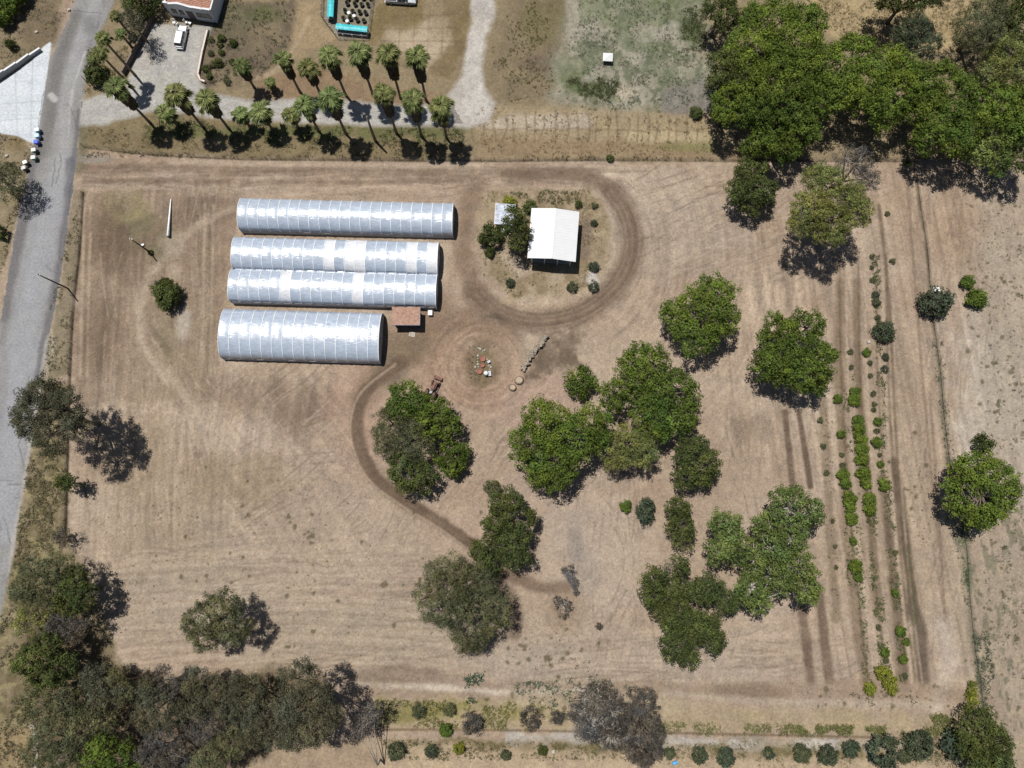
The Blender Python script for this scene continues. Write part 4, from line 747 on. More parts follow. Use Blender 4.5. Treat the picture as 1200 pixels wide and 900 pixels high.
scatter('weeds', 'low green and straw weeds scattered over verges, banks and fields', [
  ([(150, 134), (340, 146), (540, 152), (550, 172), (300, 172), (180, 160)], 1500, G1, .34), ([(96, 150), (200, 150), (540, 170), (550, 184), (100, 172)], 1300, (.17, .145, .08), .26),
  ([(240, 0), (350, 0), (340, 60), (300, 95), (245, 100)], 700, (.09, .095, .05), .34), ([(640, 0), (600, 0), (575, 60), (590, 120), (650, 110)], 700, (.13, .125, .05), .3),
  ([(680, 0), (826, 0), (822, 60), (835, 110), (790, 128), (690, 130), (652, 110)], 2600, (.14, .155, .105), .26), ([(660, 85), (725, 95), (720, 120), (665, 118)], 600, G1, .36), ([(800, 10), (826, 5), (828, 60), (800, 60)], 300, G1, .4),
  ([(560, 125), (880, 140), (880, 186), (560, 186)], 1500, (.22, .17, .09), .24), ([(945, 0), (1140, 0), (1110, 50), (1030, 60), (985, 48)], 1500, (.25, .205, .125), .3),
  ([(565, 225), (690, 222), (714, 300), (700, 335), (600, 350), (562, 320)], 1300, (.17, .15, .07), .24), ([(590, 225), (680, 222), (680, 240), (640, 240)], 300, G1, .26),
  ([(548, 405), (582, 405), (584, 448), (550, 448)], 160, (.11, .11, .06), .2),
  ([(60, 340), (94, 230), (90, 340), (80, 450), (52, 450)], 900, (.15, .14, .08), .26), ([(50, 450), (80, 450), (78, 620), (60, 650), (15, 670), (30, 560)], 2200, (.145, .13, .07), .32), ([(15, 670), (60, 650), (100, 680), (60, 900), (-20, 900), (2, 720)], 2200, (.13, .12, .07), .38),
  ([(0, 0), (88, 0), (56, 50), (0, 88)], 600, (.16, .14, .09), .26), ([(0, 156), (40, 170), (25, 230), (0, 330)], 500, (.15, .13, .08), .28), ([(100, 60), (150, 40), (150, 90), (100, 110)], 500, (.16, .15, .06), .4),
  ([(440, 820), (620, 822), (680, 840), (660, 856), (440, 852)], 1300, (.16, .16, .055), .34), ([(600, 800), (700, 790), (750, 806), (640, 830), (600, 815)], 260, (.085, .115, .075), .45), ([(545, 790), (575, 788), (572, 822), (550, 822)], 120, (.075, .115, .075), .55),
  ([(670, 845), (760, 845), (1100, 856), (1110, 864), (780, 862)], 500, G1, .3), ([(775, 846), (1110, 852), (1108, 860), (775, 856)], 500, G3, .4), ([(920, 850), (1110, 852), (1130, 862), (920, 860)], 500, G3, .46), ([(1090, 838), (1118, 836), (1116, 848), (1094, 850)], 90, G3, .5),
  ([(440, 868), (1180, 872), (1160, 892), (460, 890)], 1700, (.13, .12, .06), .32), ([(780, 880), (1130, 880), (1130, 900), (780, 900)], 400, (.2, .17, .10), .28),
  ([(980, 440), (1000, 440), (1014, 690), (992, 690)], 520, (.10, .12, .05), .30), ([(1014, 600), (1026, 600), (1044, 800), (1032, 800)], 420, (.10, .12, .05), .38), ([(1022, 300), (1030, 300), (1042, 540), (1064, 800), (1054, 800), (1030, 540)], 620, (.10, .12, .05), .36), ([(1004, 680), (1012, 680), (1020, 800), (1012, 800)], 130, (.11, .13, .06), .34),
  ([(975, 470), (962, 470), (975, 725), (985, 725)], 160, (.12, .11, .07), .24), ([(1092, 400), (1104, 400), (1142, 760), (1128, 700)], 240, (.10, .12, .07), .3), ([(1126, 610), (1138, 610), (1144, 700), (1132, 690)], 150, (.085, .115, .06), .32), ([(1138, 740), (1160, 740), (1170, 860), (1150, 850)], 260, (.09, .115, .07), .4),
  ([(1140, 200), (1200, 200), (1200, 600), (1150, 520)], 420, (.11, .11, .08), .26), ([(1150, 640), (1200, 600), (1200, 880), (1170, 870)], 420, (.11, .12, .085), .24), ([(990, 812), (1090, 815), (1090, 828), (990, 826)], 120, (.10, .10, .05), .3),
  ([(100, 590), (420, 560), (520, 700), (400, 790), (120, 740)], 260, (.11, .10, .06), .2), ([(600, 740), (690, 740), (700, 790), (600, 795)], 60, (.10, .09, .055), .28), ([(96, 178), (1060, 186), (1060, 190), (96, 184)], 800, (.10, .09, .05), .26), ([(1060, 600), (1090, 600), (1095, 640), (1065, 640)], 40, G1, .2)], 77)

# clods and gravel specks on the bare earth
def clods(name, label, pts, n, rmin, rmax, seed, colr):
    r = rs(seed); w_ = W(pts); lo, hi = w_.min(0), w_.max(0); q = lo + r.rand(n * 2, 2) * (hi - lo); q = q[inside(w_, q[:, 0], q[:, 1])]; q = q[vnoise(q[:, 0] / 7, q[:, 1] / 7, seed) * .6 + vnoise(q[:, 0] / 1.5, q[:, 1] / 1.5, seed + 1) * .4 > .47][:n]
    k = len(q); rad = rmin + (rmax - rmin) * r.rand(k) ** 3; a = r.rand(k) * 6.28; B = []
    for j in range(4): B.append(np.c_[q[:, 0] + np.cos(a + j * 1.57) * rad * (.7 + .5 * r.rand(k)), q[:, 1] + np.sin(a + j * 1.57) * rad * (.7 + .5 * r.rand(k)), np.full(k, -.12)])
    B.append(np.c_[q[:, 0], q[:, 1], rad * (.5 + .5 * r.rand(k))]); V = np.stack(B, 1).reshape(-1, 3); b = np.arange(k)[:, None] * 5
    Fc = np.concatenate([b + np.array([[0, 1, 4]]), b + np.array([[1, 2, 4]]), b + np.array([[2, 3, 4]]), b + np.array([[3, 0, 4]])]); cc = np.array(colr) * (.7 + .6 * r.rand(k, 1)); return tag(big(name, V, Fc, SOIL, fcol=np.tile(cc, (4, 1))), label, 'soil', None, 'stuff')
clods('soil_clods', 'loose clods and crumbs of dry earth over the tilled field', FIELD, 18000, .04, .16, 5, (.28, .22, .165))
clods('pale_stones', 'fine pale pebbles over the dry eastern ground and lane', [(1060, 190), (1230, 190), (1260, 880), (1150, 850)], 4000, .05, .18, 6, (.34, .29, .23))
# ------------------------------------------------------------------ PALMS
PALMTRUNK = mat('palm_trunk', (.17, .135, .10), .9, bump=.8, bscale=6, stretch=(.3, .3, 3)); SKIRT = LEAF
def frond_set(nf, R, seed, c1, c2):
    r = rs(seed); V = []; Fc = []; Cc = []
    for i in range(nf):
        f = (i + .5) / nf; az = i * 2.39996 + r.randn() * .22; e = 1.0 - 1.55 * f ** .85 + r.randn() * .12
        hd = np.array([math.cos(az), math.sin(az), 0]); side = np.array([-math.sin(az), math.cos(az), 0]); up3 = np.array([0, 0, 1.])
        d = hd * math.cos(e) + up3 * math.sin(e); pl = R * (.12 + .42 * f) * (.75 + .5 * r.rand()); o = d * pl
        ef = e * .55 - .12; fd = hd * math.cos(ef) + up3 * math.sin(ef); fl = R * (.50 + .10 * r.rand()); sh = (1.18 - .45 * f) * (.8 + .4 * r.rand()); nr = np.cross(side, fd)
        n0 = len(V); V += [tuple(-side * .035), tuple(side * .035), tuple(o + side * .035), tuple(o - side * .035)]; Fc.append((n0, n0 + 1, n0 + 2, n0 + 3)); Cc.append(np.array(c1) * .9)
        m = 7; sp = .80 - .30 * f + .15 * r.rand()
        for k in range(m):
            a = (k - (m - 1) / 2) / ((m - 1) / 2) * sp; q = fd * math.cos(a) + side * math.sin(a); L = fl * (1 - .16 * abs(a)) * (.88 + .24 * r.rand())
            wv = np.cross(q, nr); wv = wv / (np.linalg.norm(wv) + 1e-9) * fl * .085 + nr * fl * .03 * (1 if k % 2 else -1)
            n0 = len(V); mid = o + q * L * .5 + nr * .04; tipv = o + q * L * .96 - up3 * (.10 + .16 * r.rand()) * fl; V += [tuple(o), tuple(mid + wv), tuple(tipv), tuple(mid - wv)]; Fc.append((n0, n0 + 1, n0 + 2, n0 + 3))
            Cc.append((np.array(c1) if r.rand() < .6 else np.array(c2)) * sh * (.85 + .3 * r.rand()))
    return np.array(V), np.array(Fc), np.array(Cc)
def make_palm(h, R, seed, name, label, skirt=None, group='fan palms along the gravel drive', lean=0.0):
    r = random.Random(seed); o = empty(name, (0, 0, 0), label, 'palm', group, rz=r.random() * 6.28); o.rotation_euler[0] = r.uniform(-.012, .012)
    V, Fc, cc = frond_set(24 + seed % 5, R * 1.08, seed, (.185, .205, .085), (.080, .105, .035)); V[:, 2] += h
    big('crown', V, Fc, LEAF, o, fcol=cc * r.uniform(.8, 1.15) * np.array([r.uniform(.88, 1.12), 1, .95]))
    mb = MB(); pts = [(math.sin(z / h * 2) * lean, 0, z) for z in np.linspace(-.1, h, 9)]; mb.tube(pts, [.34] + [.27 - .06 * i / 8 for i in range(8)], 10); mb.build('trunk', PALMTRUNK, o, smooth=True)
    sk = h * .46 if skirt is None else skirt
    if sk > .5:
        rr2 = rs(seed + 5); n = int(230 * sk); z = h - .2 - rr2.rand(n) * sk; a = rr2.rand(n) * 6.283; rad = .35 + (1.3 * R / 2.6) * (1 - (h - z) / sk * .45) * (.45 + .55 * rr2.rand(n))
        c = np.c_[np.cos(a) * rad * .75, np.sin(a) * rad * .75, z]; nr = unit(np.c_[np.cos(a), np.sin(a), .3 + .3 * rr2.rand(n)] + rr2.randn(n, 3) * .25)
        t = unit(np.c_[np.cos(a) * .35, np.sin(a) * .35, -np.ones(n)]); b = np.cross(nr, t); L = .55 + .35 * rr2.rand(n)
        V = np.stack([c - t * L[:, None] * .3, c + b * .26, c + t * L[:, None], c - b * .26], 1).reshape(-1, 3)
        big('dead_frond_skirt', V, np.arange(4 * n).reshape(-1, 4), LEAF, o, fcol=np.array([.095, .075, .05]) * (.6 + .8 * rr2.rand(n, 1)))
    return o
def place_palm(c, s, R, seed, label, name='fan_palm', group='fan palms along the gravel drive', h=None, **k):
    h = h or height_from_shadow(c, s); o = make_palm(h, R, seed, name, label, group=group, **k); q = P(c[0], c[1], h); o.location = (q[0], q[1], 0); return o
TOP = [((281.7, 76.7), (311, 112), 2.1), ((315.8, 95.8), (325, 110), 1.3), ((330.8, 68), (365, 126), 2.0), ((360, 77.5), (390, 129), 2.25), ((385.8, 64.5), (424, 132), 2.4), ((419.5, 60.4), (459, 133), 2.6), ((454.8, 62.5), (490, 137), 2.6), ((488, 65.5), (517, 141), 2.5)]
for i, (c, s, R) in enumerate(TOP): place_palm(c, s, R * 1.12, 300 + i, 'fan palm, %s from the left in the back row north of the gravel drive' % ORD[i])
FR = [((205.5, 110), (250, 169), 2.7), ((193.3, 131), (214, 155.5), 2.3), ((241, 115.5), (278, 170), 2.6), ((281.7, 133), (298, 157), 2.0), ((305, 130), (328, 162), 2.6), ((340, 133), (357, 157), 2.0), ((356.7, 121.7), (387, 169), 2.4), ((385.8, 114), (422, 177), 2.7), ((449.8, 109.3), (486, 177), 2.3), ((482.7, 115.5), (511, 181), 2.45), ((516.4, 123.5), (539.6, 181), 2.7)]
FR.sort(key=lambda t: t[0][0])
for i, (c, s, R) in enumerate(FR): place_palm(c, s, R * 1.12, 330 + i, 'fan palm, %s from the left in the front row south of the gravel drive' % ORD[i])
place_palm((135.5, 102), (190, 164.5), 2.9, 351, 'lone tall fan palm at the entrance of the gravel drive')
place_palm((134.4, 18), (157, 46), 1.5, 352, 'thin palm nearest the white house in the roadside clump', skirt=.8, group='thin palms by the road')
place_palm((119, 44), (158, 72), 1.9, 353, 'upper thin palm leaning over the road verge', skirt=.8, group='thin palms by the road', h=12.5)
place_palm((117, 62), (158, 92), 2.0, 354, 'lower thin palm of the roadside clump, beside the drive', skirt=.8, group='thin palms by the road', h=12)
place_palm((140, 38), (158, 52), 1.4, 355, 'short yellowish palm in the middle of the roadside clump', skirt=.3, group='thin palms by the road', h=5)
place_palm((107, 68), (120, 80), 1.4, 356, 'short yellowish palm right beside the road edge', skirt=.3, group='thin palms by the road', h=4)
dq = P(440, 165); m = MB(); m.tube([(0, 0, -.1), (0, 0, 5), (.1, .05, 9.6)], [.32, .26, .2], 10); dp = m.build('dead_palm_trunk', PALMTRUNK, smooth=True); dp.location = (dq[0], dq[1], 0); tag(dp, 'headless dead palm trunk standing in the green strip under the palms', 'dead palm')
# ------------------------------------------------------------------ GREENHOUSES
def film(name, base, rough):
    m = bpy.data.materials.new(name); m.use_nodes = True; n = m.node_tree; p = n.nodes['Principled BSDF']; out = n.nodes['Material Output']
    tc = n.nodes.new('ShaderNodeTexCoord'); mp = n.nodes.new('ShaderNodeMapping'); mp.inputs['Scale'].default_value = (.7, 1.6, 1.6); n.links.new(tc.outputs['Object'], mp.inputs[0])
    a = n.nodes.new('ShaderNodeTexNoise'); a.inputs['Scale'].default_value = 1.1; a.inputs['Detail'].default_value = 5; a.inputs['Distortion'].default_value = 1.2; n.links.new(mp.outputs[0], a.inputs[0])
    cr = n.nodes.new('ShaderNodeValToRGB'); cr.color_ramp.elements[0].position = .35; cr.color_ramp.elements[1].position = .7
    cr.color_ramp.elements[0].color = (*[x * .78 for x in base], 1); cr.color_ramp.elements[1].color = (*base, 1); n.links.new(a.outputs[0], cr.inputs[0]); n.links.new(cr.outputs[0], p.inputs['Base Color'])
    p.inputs['Roughness'].default_value = rough; p.inputs['Specular IOR Level'].default_value = .8; p.inputs['Coat Weight'].default_value = .25; p.inputs['Coat Roughness'].default_value = .2
    bu = n.nodes.new('ShaderNodeBump'); bu.inputs['Strength'].default_value = .6; bu.inputs['Distance'].default_value = .09; n.links.new(a.outputs[0], bu.inputs['Height']); n.links.new(bu.outputs[0], p.inputs['Normal']); n.links.new(bu.outputs[0], p.inputs['Coat Normal'])
    tr = n.nodes.new('ShaderNodeBsdfTransparent'); tr.inputs[0].default_value = (.93, .96, 1, 1); mx = n.nodes.new('ShaderNodeMixShader'); mx.inputs[0].default_value = .26 if name == 'clear_film' else .05
    n.links.new(p.outputs[0], mx.inputs[1]); n.links.new(tr.outputs[0], mx.inputs[2]); n.links.new(mx.outputs[0], out.inputs[0]); return m
FILM = film('clear_film', (.49, .565, .68), .30); FILMW = film('white_film', (.64, .655, .69), .5)
CURT = mat('side_curtain_cloth', (.36, .36, .37), .8, var=.2); GALV = mat('galvanised_steel', (.62, .64, .66), .35, .6); WPIPE = mat('white_pipe', (.78, .80, .82), .5)
def rect(pts):
    w_ = W(pts); NW, NE_, SE_, SW_ = w_; c = w_.mean(0); d = ((NE_ - NW) + (SE_ - SW_)) / 2; L = np.linalg.norm(d); a = math.atan2(d[1], d[0]); n_ = np.array([-math.sin(a), math.cos(a)]); wd = abs(((NW - SW_) + (NE_ - SE_)) @ n_) / 2
    return c, L, wd, a
def arch(y0, wd, ridge, side, t):       # t 0..1 from south foot to north foot
    if t < .08: return (y0, side * t / .08)
    if t > .92: return (y0 + wd, side * (1 - t) / .08)
    u_ = (t - .08) / .84; a = math.pi * (1 - u_); return (y0 + wd / 2 + math.cos(a) * wd / 2, side + max(math.sin(a), 0.0) ** .85 * (ridge - side))
def hoop_house(pts, label, spans, ridge, side, bays, white, group='plastic tunnel greenhouses'):
    c, L, wd, a = rect(pts); o = empty('greenhouse', (c[0], c[1], 0), label, 'greenhouse', group, rz=a); sw = wd / spans; r = rs(int(L * 10)); NTt = 33; sub = 6; nx = bays * sub + 1
    for s in range(spans):
        y0 = -wd / 2 + s * sw; side_s = side if spans == 1 else side; V = []; Fc = []; mi = []
        ts = np.linspace(.08, .92, NTt); sag = r.rand(bays) * .05 + .04; tw = r.randn(bays, 4)
        for i in range(nx):
            x = -L / 2 + L * i / (nx - 1); b = min(i // sub, bays - 1); f = (i % sub) / sub; s_ = math.sin(math.pi * f) if i < nx - 1 else 0
            for t in ts:
                y, z = arch(y0, sw, ridge, side_s, t); ny_, nz_ = (y - (y0 + sw / 2)) / (sw / 2), (z - side_s) / (ridge - side_s + .01)
                dd = -s_ * sag[b] * (1 + .5 * math.sin(t * 9 + tw[b, 0] * 3)); V.append((x, y + ny_ * dd, z + nz_ * dd + s_ * .02 * math.sin(t * 31 + tw[b, 1] * 5 + x * 2)))
        idx = np.arange(nx * NTt).reshape(nx, NTt); Fc = np.stack([idx[:-1, :-1], idx[1:, :-1], idx[1:, 1:], idx[:-1, 1:]], -1).reshape(-1, 4)
        mi = [1 if (i // sub) in white[s] else 0 for i in range(nx - 1) for _ in range(NTt - 1)]
        big('plastic_cover', V, Fc, [FILM, FILMW], o, smooth=True, midx=mi)
        for b in range(bays + 1):
            x = -L / 2 + L * b / bays; m = MB(); m.tube([(x, y, z + .03) for y, z in [arch(y0, sw, ridge, side_s, t) for t in np.linspace(0, 1, 23)]], .07, 6); m.build('hoop', WPIPE, o, smooth=True)
        for e in (-1, 1):
            x = e * L / 2; prof = [arch(y0, sw, ridge, side_s, t) for t in np.linspace(0, 1, 25)]; m = MB()
            m.add([(x + e * .03, y, z) for y, z in prof] + [(x - e * .03, y, z) for y, z in prof], [tuple(range(25)), tuple(range(25, 50))] + [(i, i + 1, 26 + i, 25 + i) for i in range(24)]); ew = m.build('end_wall', FILMW if e < 0 else CURT, o)
            m = MB(); m.box((x + e * .07, y0 + sw / 2, 1.05), (.05, 2.2, 2.1)); d_ = m.build('door', GALV, ew)
    m = MB(); m.box((0, -wd / 2 - .04, side / 2), (L, .05, side)); m.build('side_curtain', CURT, o)
    m = MB(); m.box((0, wd / 2 + .04, side / 2), (L, .05, side)); m.build('side_curtain', CURT, o)
    m = MB(); m.tube([(-L / 2, -wd / 2 - .1, side - .3), (L / 2, -wd / 2 - .1, side - .3)], .03, 6); m.tube([(-L / 2, wd / 2 + .1, side - .3), (L / 2, wd / 2 + .1, side - .3)], .03, 6); m.build('roll_up_pipe', GALV, o)
    if spans > 1:
        m = MB(); m.box((0, 0, side + .03), (L, .35, .06)); m.build('valley_gutter', GALV, o)
    for k in range(spans * 2):          # planting benches seen dimly through the film
        y = -wd / 2 + (k + .5) * wd / (spans * 2); m = MB(); m.box((0, y, .55), (L - 3, sw * .3, .08)); m.build('planting_bench', mat('bench', (.10, .17, .17), .8, var=.5, scale=1.2), o)
    return o
hoop_house([(287, 236), (533.5, 242), (530, 279), (285, 273)], 'northernmost plastic tunnel greenhouse, the longest and narrowest single one', 1, 3.7, 1.1, 21, [[]])
hoop_house([(281, 281), (517.5, 288), (510, 362), (273, 356)], 'double arched plastic greenhouse with a valley gutter and a few white panels', 2, 3.6, 1.5, 20, [[5, 12], [9, 11, 12, 17, 19]])
hoop_house([(267, 364), (450, 369), (446.5, 427), (264.5, 421)], 'shortest and widest plastic greenhouse, the southernmost one', 1, 4.1, 1.0, 15, [[]])
# ------------------------------------------------------------------ HOUSE WITH WHITE METAL ROOF
WMETAL = mat('white_metal_roof', (.57, .575, .585), .5, 0, var=.03, scale=.6); STUCCO = mat('blue_grey_siding', (.15, .22, .28), .7); GLASS = mat('window_glass', (.03, .045, .06), .08, spec=.8, var=.05); TRIM = mat('white_trim', (.7, .7, .68), .5); WOOD = mat('weathered_wood', (.22, .16, .11), .85, bump=.3, stretch=(1, 8, 1))
ez = 4.2; co_ = [P(623, 243.8, ez), P(679, 248.3, ez), P(674.5, 306.9, ez), P(617.8, 302.3, ez)]; cc = np.mean(co_, 0); dx = (co_[1] - co_[0] + co_[2] - co_[3]) / 2; Wd = float(np.linalg.norm(dx)); ang = math.atan2(dx[1], dx[0]); Ln = float(np.linalg.norm((co_[0] - co_[3] + co_[1] - co_[2]) / 2))
hs = empty('house', (cc[0], cc[1], 0), 'small house under a white metal gable roof inside the dirt loop', 'house', rz=ang)
m = MB(); rdg = ez + .85; hw = Wd / 2; hl = Ln / 2
m.add([(-hw, -hl, ez), (0, -hl, rdg), (0, hl, rdg), (-hw, hl, ez), (-hw, -hl, ez - .1), (0, -hl, rdg - .1), (0, hl, rdg - .1), (-hw, hl, ez - .1), (hw, -hl, ez), (hw, hl, ez), (hw, -hl, ez - .1), (hw, hl, ez - .1)],
      [(0, 1, 2, 3), (1, 8, 9, 2), (7, 6, 5, 4), (6, 11, 10, 5), (0, 4, 5, 1), (1, 5, 10, 8), (3, 2, 6, 7), (2, 9, 11, 6), (0, 3, 7, 4), (8, 10, 11, 9)])
rf = m.build('roof', WMETAL, hs)
m = MB(); sl_ = math.atan2(.85, hw); 
for sgn in (-1, 1):
    for k in range(18):
        y = -hl + Ln * (k + .5) / 18; m.box((sgn * hw / 2, y, ez + .425 + .005), (math.hypot(hw, .85), .05, .03), ry=sgn * sl_)
m.box((0, 0, rdg + .03), (.3, Ln, .05)); m.build('standing_seam', WMETAL, rf)
m = MB(); m.box((0, .9, 1.95), (Wd - 1.8, Ln - 3.2, 3.9)); m.build('wall', STUCCO, hs)
m = MB(); yf = .9 - (Ln - 3.2) / 2; m.add([(-hw + .9, yf, 3.9), (hw - .9, yf, 3.9), (0, yf, 4.75)], [(0, 1, 2)]); m.build('gable', STUCCO, hs)
for x in (-2.6, 0, 2.6):
    m = MB(); m.box((x, yf - .03, 1.5), (1.5, .06, 1.4)); f_ = m.build('window', TRIM, hs); m = MB(); m.box((x, yf - .075, 1.5), (1.3, .03, 1.2)); m.build('pane', GLASS, f_)
m = MB(); m.box((0, yf - .9, .12), (Wd - 1.8, 1.7, .24)); m.build('porch', mat('porch_slab', (.3, .29, .27), .9), hs)
m = MB(); m.box((.2, yf - 1.35, 3.0), (Wd - 3.2, .9, .08), rx=.15); m.build('porch_awning', mat('blue_awning', (.13, .20, .27), .6), hs)
for x in (-3.9, -1.3, 1.3, 3.9): m = MB(); m.box((x, -hl + .5, 2), (.15, .15, 4)); m.build('porch_post', TRIM, hs)
# grey corrugated shed by the trees
sq = P(592, 251, 2.4); sh = empty('shed', (sq[0], sq[1], 0), 'little grey corrugated metal shed half hidden by the garden tree', 'shed', rz=-.06)
m = MB(); m.box((0, 0, 1.15), (3.6, 3.9, 2.3)); m.build('wall', mat('grey_sheet', (.3, .31, .33), .6), sh)
m = MB(); m.box((0, 0, 2.38), (4.1, 4.5, .06), ry=.04); rf = m.build('roof', mat('corrugated_roof', (.33, .36, .42), .45, .2, var=.4, scale=.8), sh)
m = MB()
for k in range(14): m.box((0, -2.1 + k * .325, 2.43), (4.1, .1, .05), ry=.04)
m.build('corrugation', mat('corrugated_roof', (0, 0, 0)), rf); m = MB(); m.box((-2.05, 0, 2.42), (.12, 4.5, .14)); m.build('fascia', TRIM, sh)
m = MB(); m.box((.4, -1.98, 1.0), (1, .05, 1.9)); m.build('door', TRIM, sh)
wq = P(590.8, 271.5); tk = empty('water_tank', (wq[0], wq[1], 0), 'small white water tank between the bush and the garden tree', 'tank'); m = MB(); m.lathe((0, 0, 0), [(.55, 0), (.58, .1), (.58, 1.1), (.45, 1.3), (.15, 1.4)], 16); m.build('tank_body', TRIM, tk, smooth=True); m = MB(); m.lathe((0, 0, 0), [(.16, 1.38), (.16, 1.48), (.0, 1.5)], 12); m.build('lid', GALV, tk)
# brown roofed shed next to the greenhouses
q4 = [P(459, 359.8, 2.9), P(492.6, 359.8, 2.9), P(491.4, 380.8, 2.9), P(459.3, 380.6, 2.9)]; cc = np.mean(q4, 0); d_ = (q4[1] - q4[0] + q4[2] - q4[3]) / 2; bw = float(np.linalg.norm(d_)); an = math.atan2(d_[1], d_[0]); bl = float(np.linalg.norm((q4[0] - q4[3] + q4[1] - q4[2]) / 2))
sb = empty('shed', (cc[0], cc[1], 0), 'dark walled shed with a reddish brown shingle roof beside the greenhouses', 'shed', rz=an)
m = MB(); m.box((0, 0, 2.9), (bw, bl, .12), rx=.03); rf = m.build('roof', mat('brown_shingles', (.33, .205, .15), .9, var=.25, scale=2.5, col2=(.24, .15, .115), bump=.4), sb)
m = MB(); m.box((0, -bl / 2 - .03, 2.8), (bw + .1, .06, .22)); m.box((bw / 2 + .03, 0, 2.8), (.06, bl, .22)); m.build('fascia', mat('grey_fascia', (.28, .31, .36), .7), rf)
m = MB(); m.box((0, 0, 1.4), (bw - .7, bl - .6, 2.8)); m.build('wall', mat('dark_siding', (.07, .09, .12), .8), sb)
m = MB(); m.box((.9, -bl / 2 + .27, 1.0), (.95, .05, 2.0)); dr = m.build('door', mat('dark_door', (.12, .10, .09), .7), sb); m = MB(); m.box((1.25, -bl / 2 + .22, 1.0), (.05, .05, .12)); m.build('handle', GALV, dr)
m = MB(); m.box((-1.4, -bl / 2 + .27, 1.6), (.9, .05, .8)); f_ = m.build('window', TRIM, sb); m = MB(); m.box((-1.4, -bl / 2 + .235, 1.6), (.78, .02, .68)); m.build('pane', GLASS, f_)
def simple(name, px, py, label, cat, z=0, rz=0, group=None): q = P(px, py, z); return empty(name, (q[0], q[1], 0), label, cat, group, rz)
cb = simple('storage_box', 504.5, 367.5, 'white lidded storage box on the ground beside the shed', 'box'); m = MB(); m.box((0, 0, .35), (.8, .95, .7)); m.build('box_body', TRIM, cb, bevel=.03); m = MB(); m.box((0, 0, .75), (.9, 1.05, .1)); m.build('lid', WMETAL, cb, bevel=.03)
cp = simple('wooden_pallet', 483, 392, 'pale wooden pallet leaning on the ground in front of the brown shed', 'pallet', rz=-.2)
m = MB()
for k in range(5): m.box((0, -.4 + k * .2, .14), (1.2, .12, .025))
m.build('deck_board', mat('pallet_wood', (.5, .45, .38), .9), cp); m = MB()
for k in (-.5, 0, .5): m.box((k, 0, .06), (.09, .95, .11))
m.build('stringer', mat('pallet_wood', (0, 0, 0)), cp)
# ------------------------------------------------------------------ WHITE STUCCO HOUSE AT THE TOP
hz_ = 4.3; A_ = P(190, 2.5, hz_); B_ = P(245.4, 11.7, hz_); d_ = B_ - A_; fw = float(np.linalg.norm(d_)); an = math.atan2(d_[1], d_[0])
mh = empty('stucco_house', (A_[0], A_[1], 0), 'white stucco house with a curved parapet and terracotta roof at the top edge', 'house', rz=an); dep = 13.0; SW_M = mat('white_stucco', (.56, .58, .60), .9, var=.08, bump=.2); TERRA = mat('terracotta_tile', (.40, .22, .16), .85, var=.35, scale=3)
def par(x):
    u_ = x / fw; return hz_ - .35 + (.55 * math.exp(-((u_ - .34) / .16) ** 2)) + (.22 if u_ > .82 or u_ < .10 else 0) + (.12 if .62 < u_ < .8 else 0)
xs = np.linspace(0, fw, 49); m = MB(); n = len(xs)
m.add([(x, 0, 0) for x in xs] + [(x, 0, par(x)) for x in xs] + [(x, .3, 0) for x in xs] + [(x, .3, par(x)) for x in xs], [(i, i + 1, n + i + 1, n + i) for i in range(n - 1)] + [(2 * n + i, 3 * n + i, 3 * n + i + 1, 2 * n + i + 1) for i in range(n - 1)] + [(n + i, n + i + 1, 3 * n + i + 1, 3 * n + i) for i in range(n - 1)] + [(0, n, 3 * n, 2 * n), (n - 1, 3 * n - 1 - 0, 4 * n - 1, 2 * n - 1)])
m.build('facade', SW_M, mh)
m = MB(); m.box((.15, dep / 2 + .3, 1.95), (.3, dep, 3.9)); m.box((fw - .15, dep / 2 + .3, 1.95), (.3, dep, 3.9)); m.box((fw / 2, dep + .45, 1.95), (fw, .3, 3.9)); m.build('wall', SW_M, mh)
m = MB(); m.add([(0.3, .3, 3.4), (fw - .3, .3, 3.4), (fw - .3, dep, 3.4), (.3, dep, 3.4), (fw / 2, .3, 4.05), (fw / 2, dep, 4.05)], [(0, 4, 5, 3), (4, 1, 2, 5), (0, 1, 4), (3, 5, 2)]); rf = m.build('roof', TERRA, mh); m = MB()
for k in range(30):
    y = .5 + k * (dep - .6) / 30
    for sgn in (0, 1): m.tube([(.3 if not sgn else fw - .3, y, 3.45), (fw / 2, y, 4.1)], .1, 5)
m.build('roof_tile_course', TERRA, rf)
m = MB()
for k in range(n - 1):
    if k % 1 == 0: m.add([(xs[k], -.06, par(xs[k])), (xs[k + 1], -.06, par(xs[k + 1])), (xs[k + 1], .36, par(xs[k + 1])), (xs[k], .36, par(xs[k])), (xs[k], -.06, par(xs[k]) + .1), (xs[k + 1], -.06, par(xs[k + 1]) + .1), (xs[k + 1], .36, par(xs[k + 1]) + .1), (xs[k], .36, par(xs[k]) + .1)], [(4, 5, 6, 7), (0, 1, 5, 4), (2, 3, 7, 6)])
m.build('parapet_cap', WMETAL, mh)
for x, w_, z, h_ in [(1.5, .9, 1.9, 1.2), (3.1, .8, 1.9, 1.2), (6.9, .8, 1.9, 1.2), (7.9, .8, 1.9, 1.2), (9.1, .8, 2.0, 1.3)]:
    m = MB(); m.box((x, -.03, z), (w_ + .16, .06, h_ + .16)); f_ = m.build('window', WOOD, mh); m = MB(); m.box((x, -.075, z), (w_, .03, h_)); m.build('pane', GLASS, f_)
m = MB(); m.box((5, -.04, 1.3), (1.5, .08, 2.6)); f_ = m.build('door', mat('dark_door', (0, 0, 0)), mh); m = MB(); m.box((5.5, -.11, 1.2), (.06, .06, .16)); m.build('handle', GALV, f_)
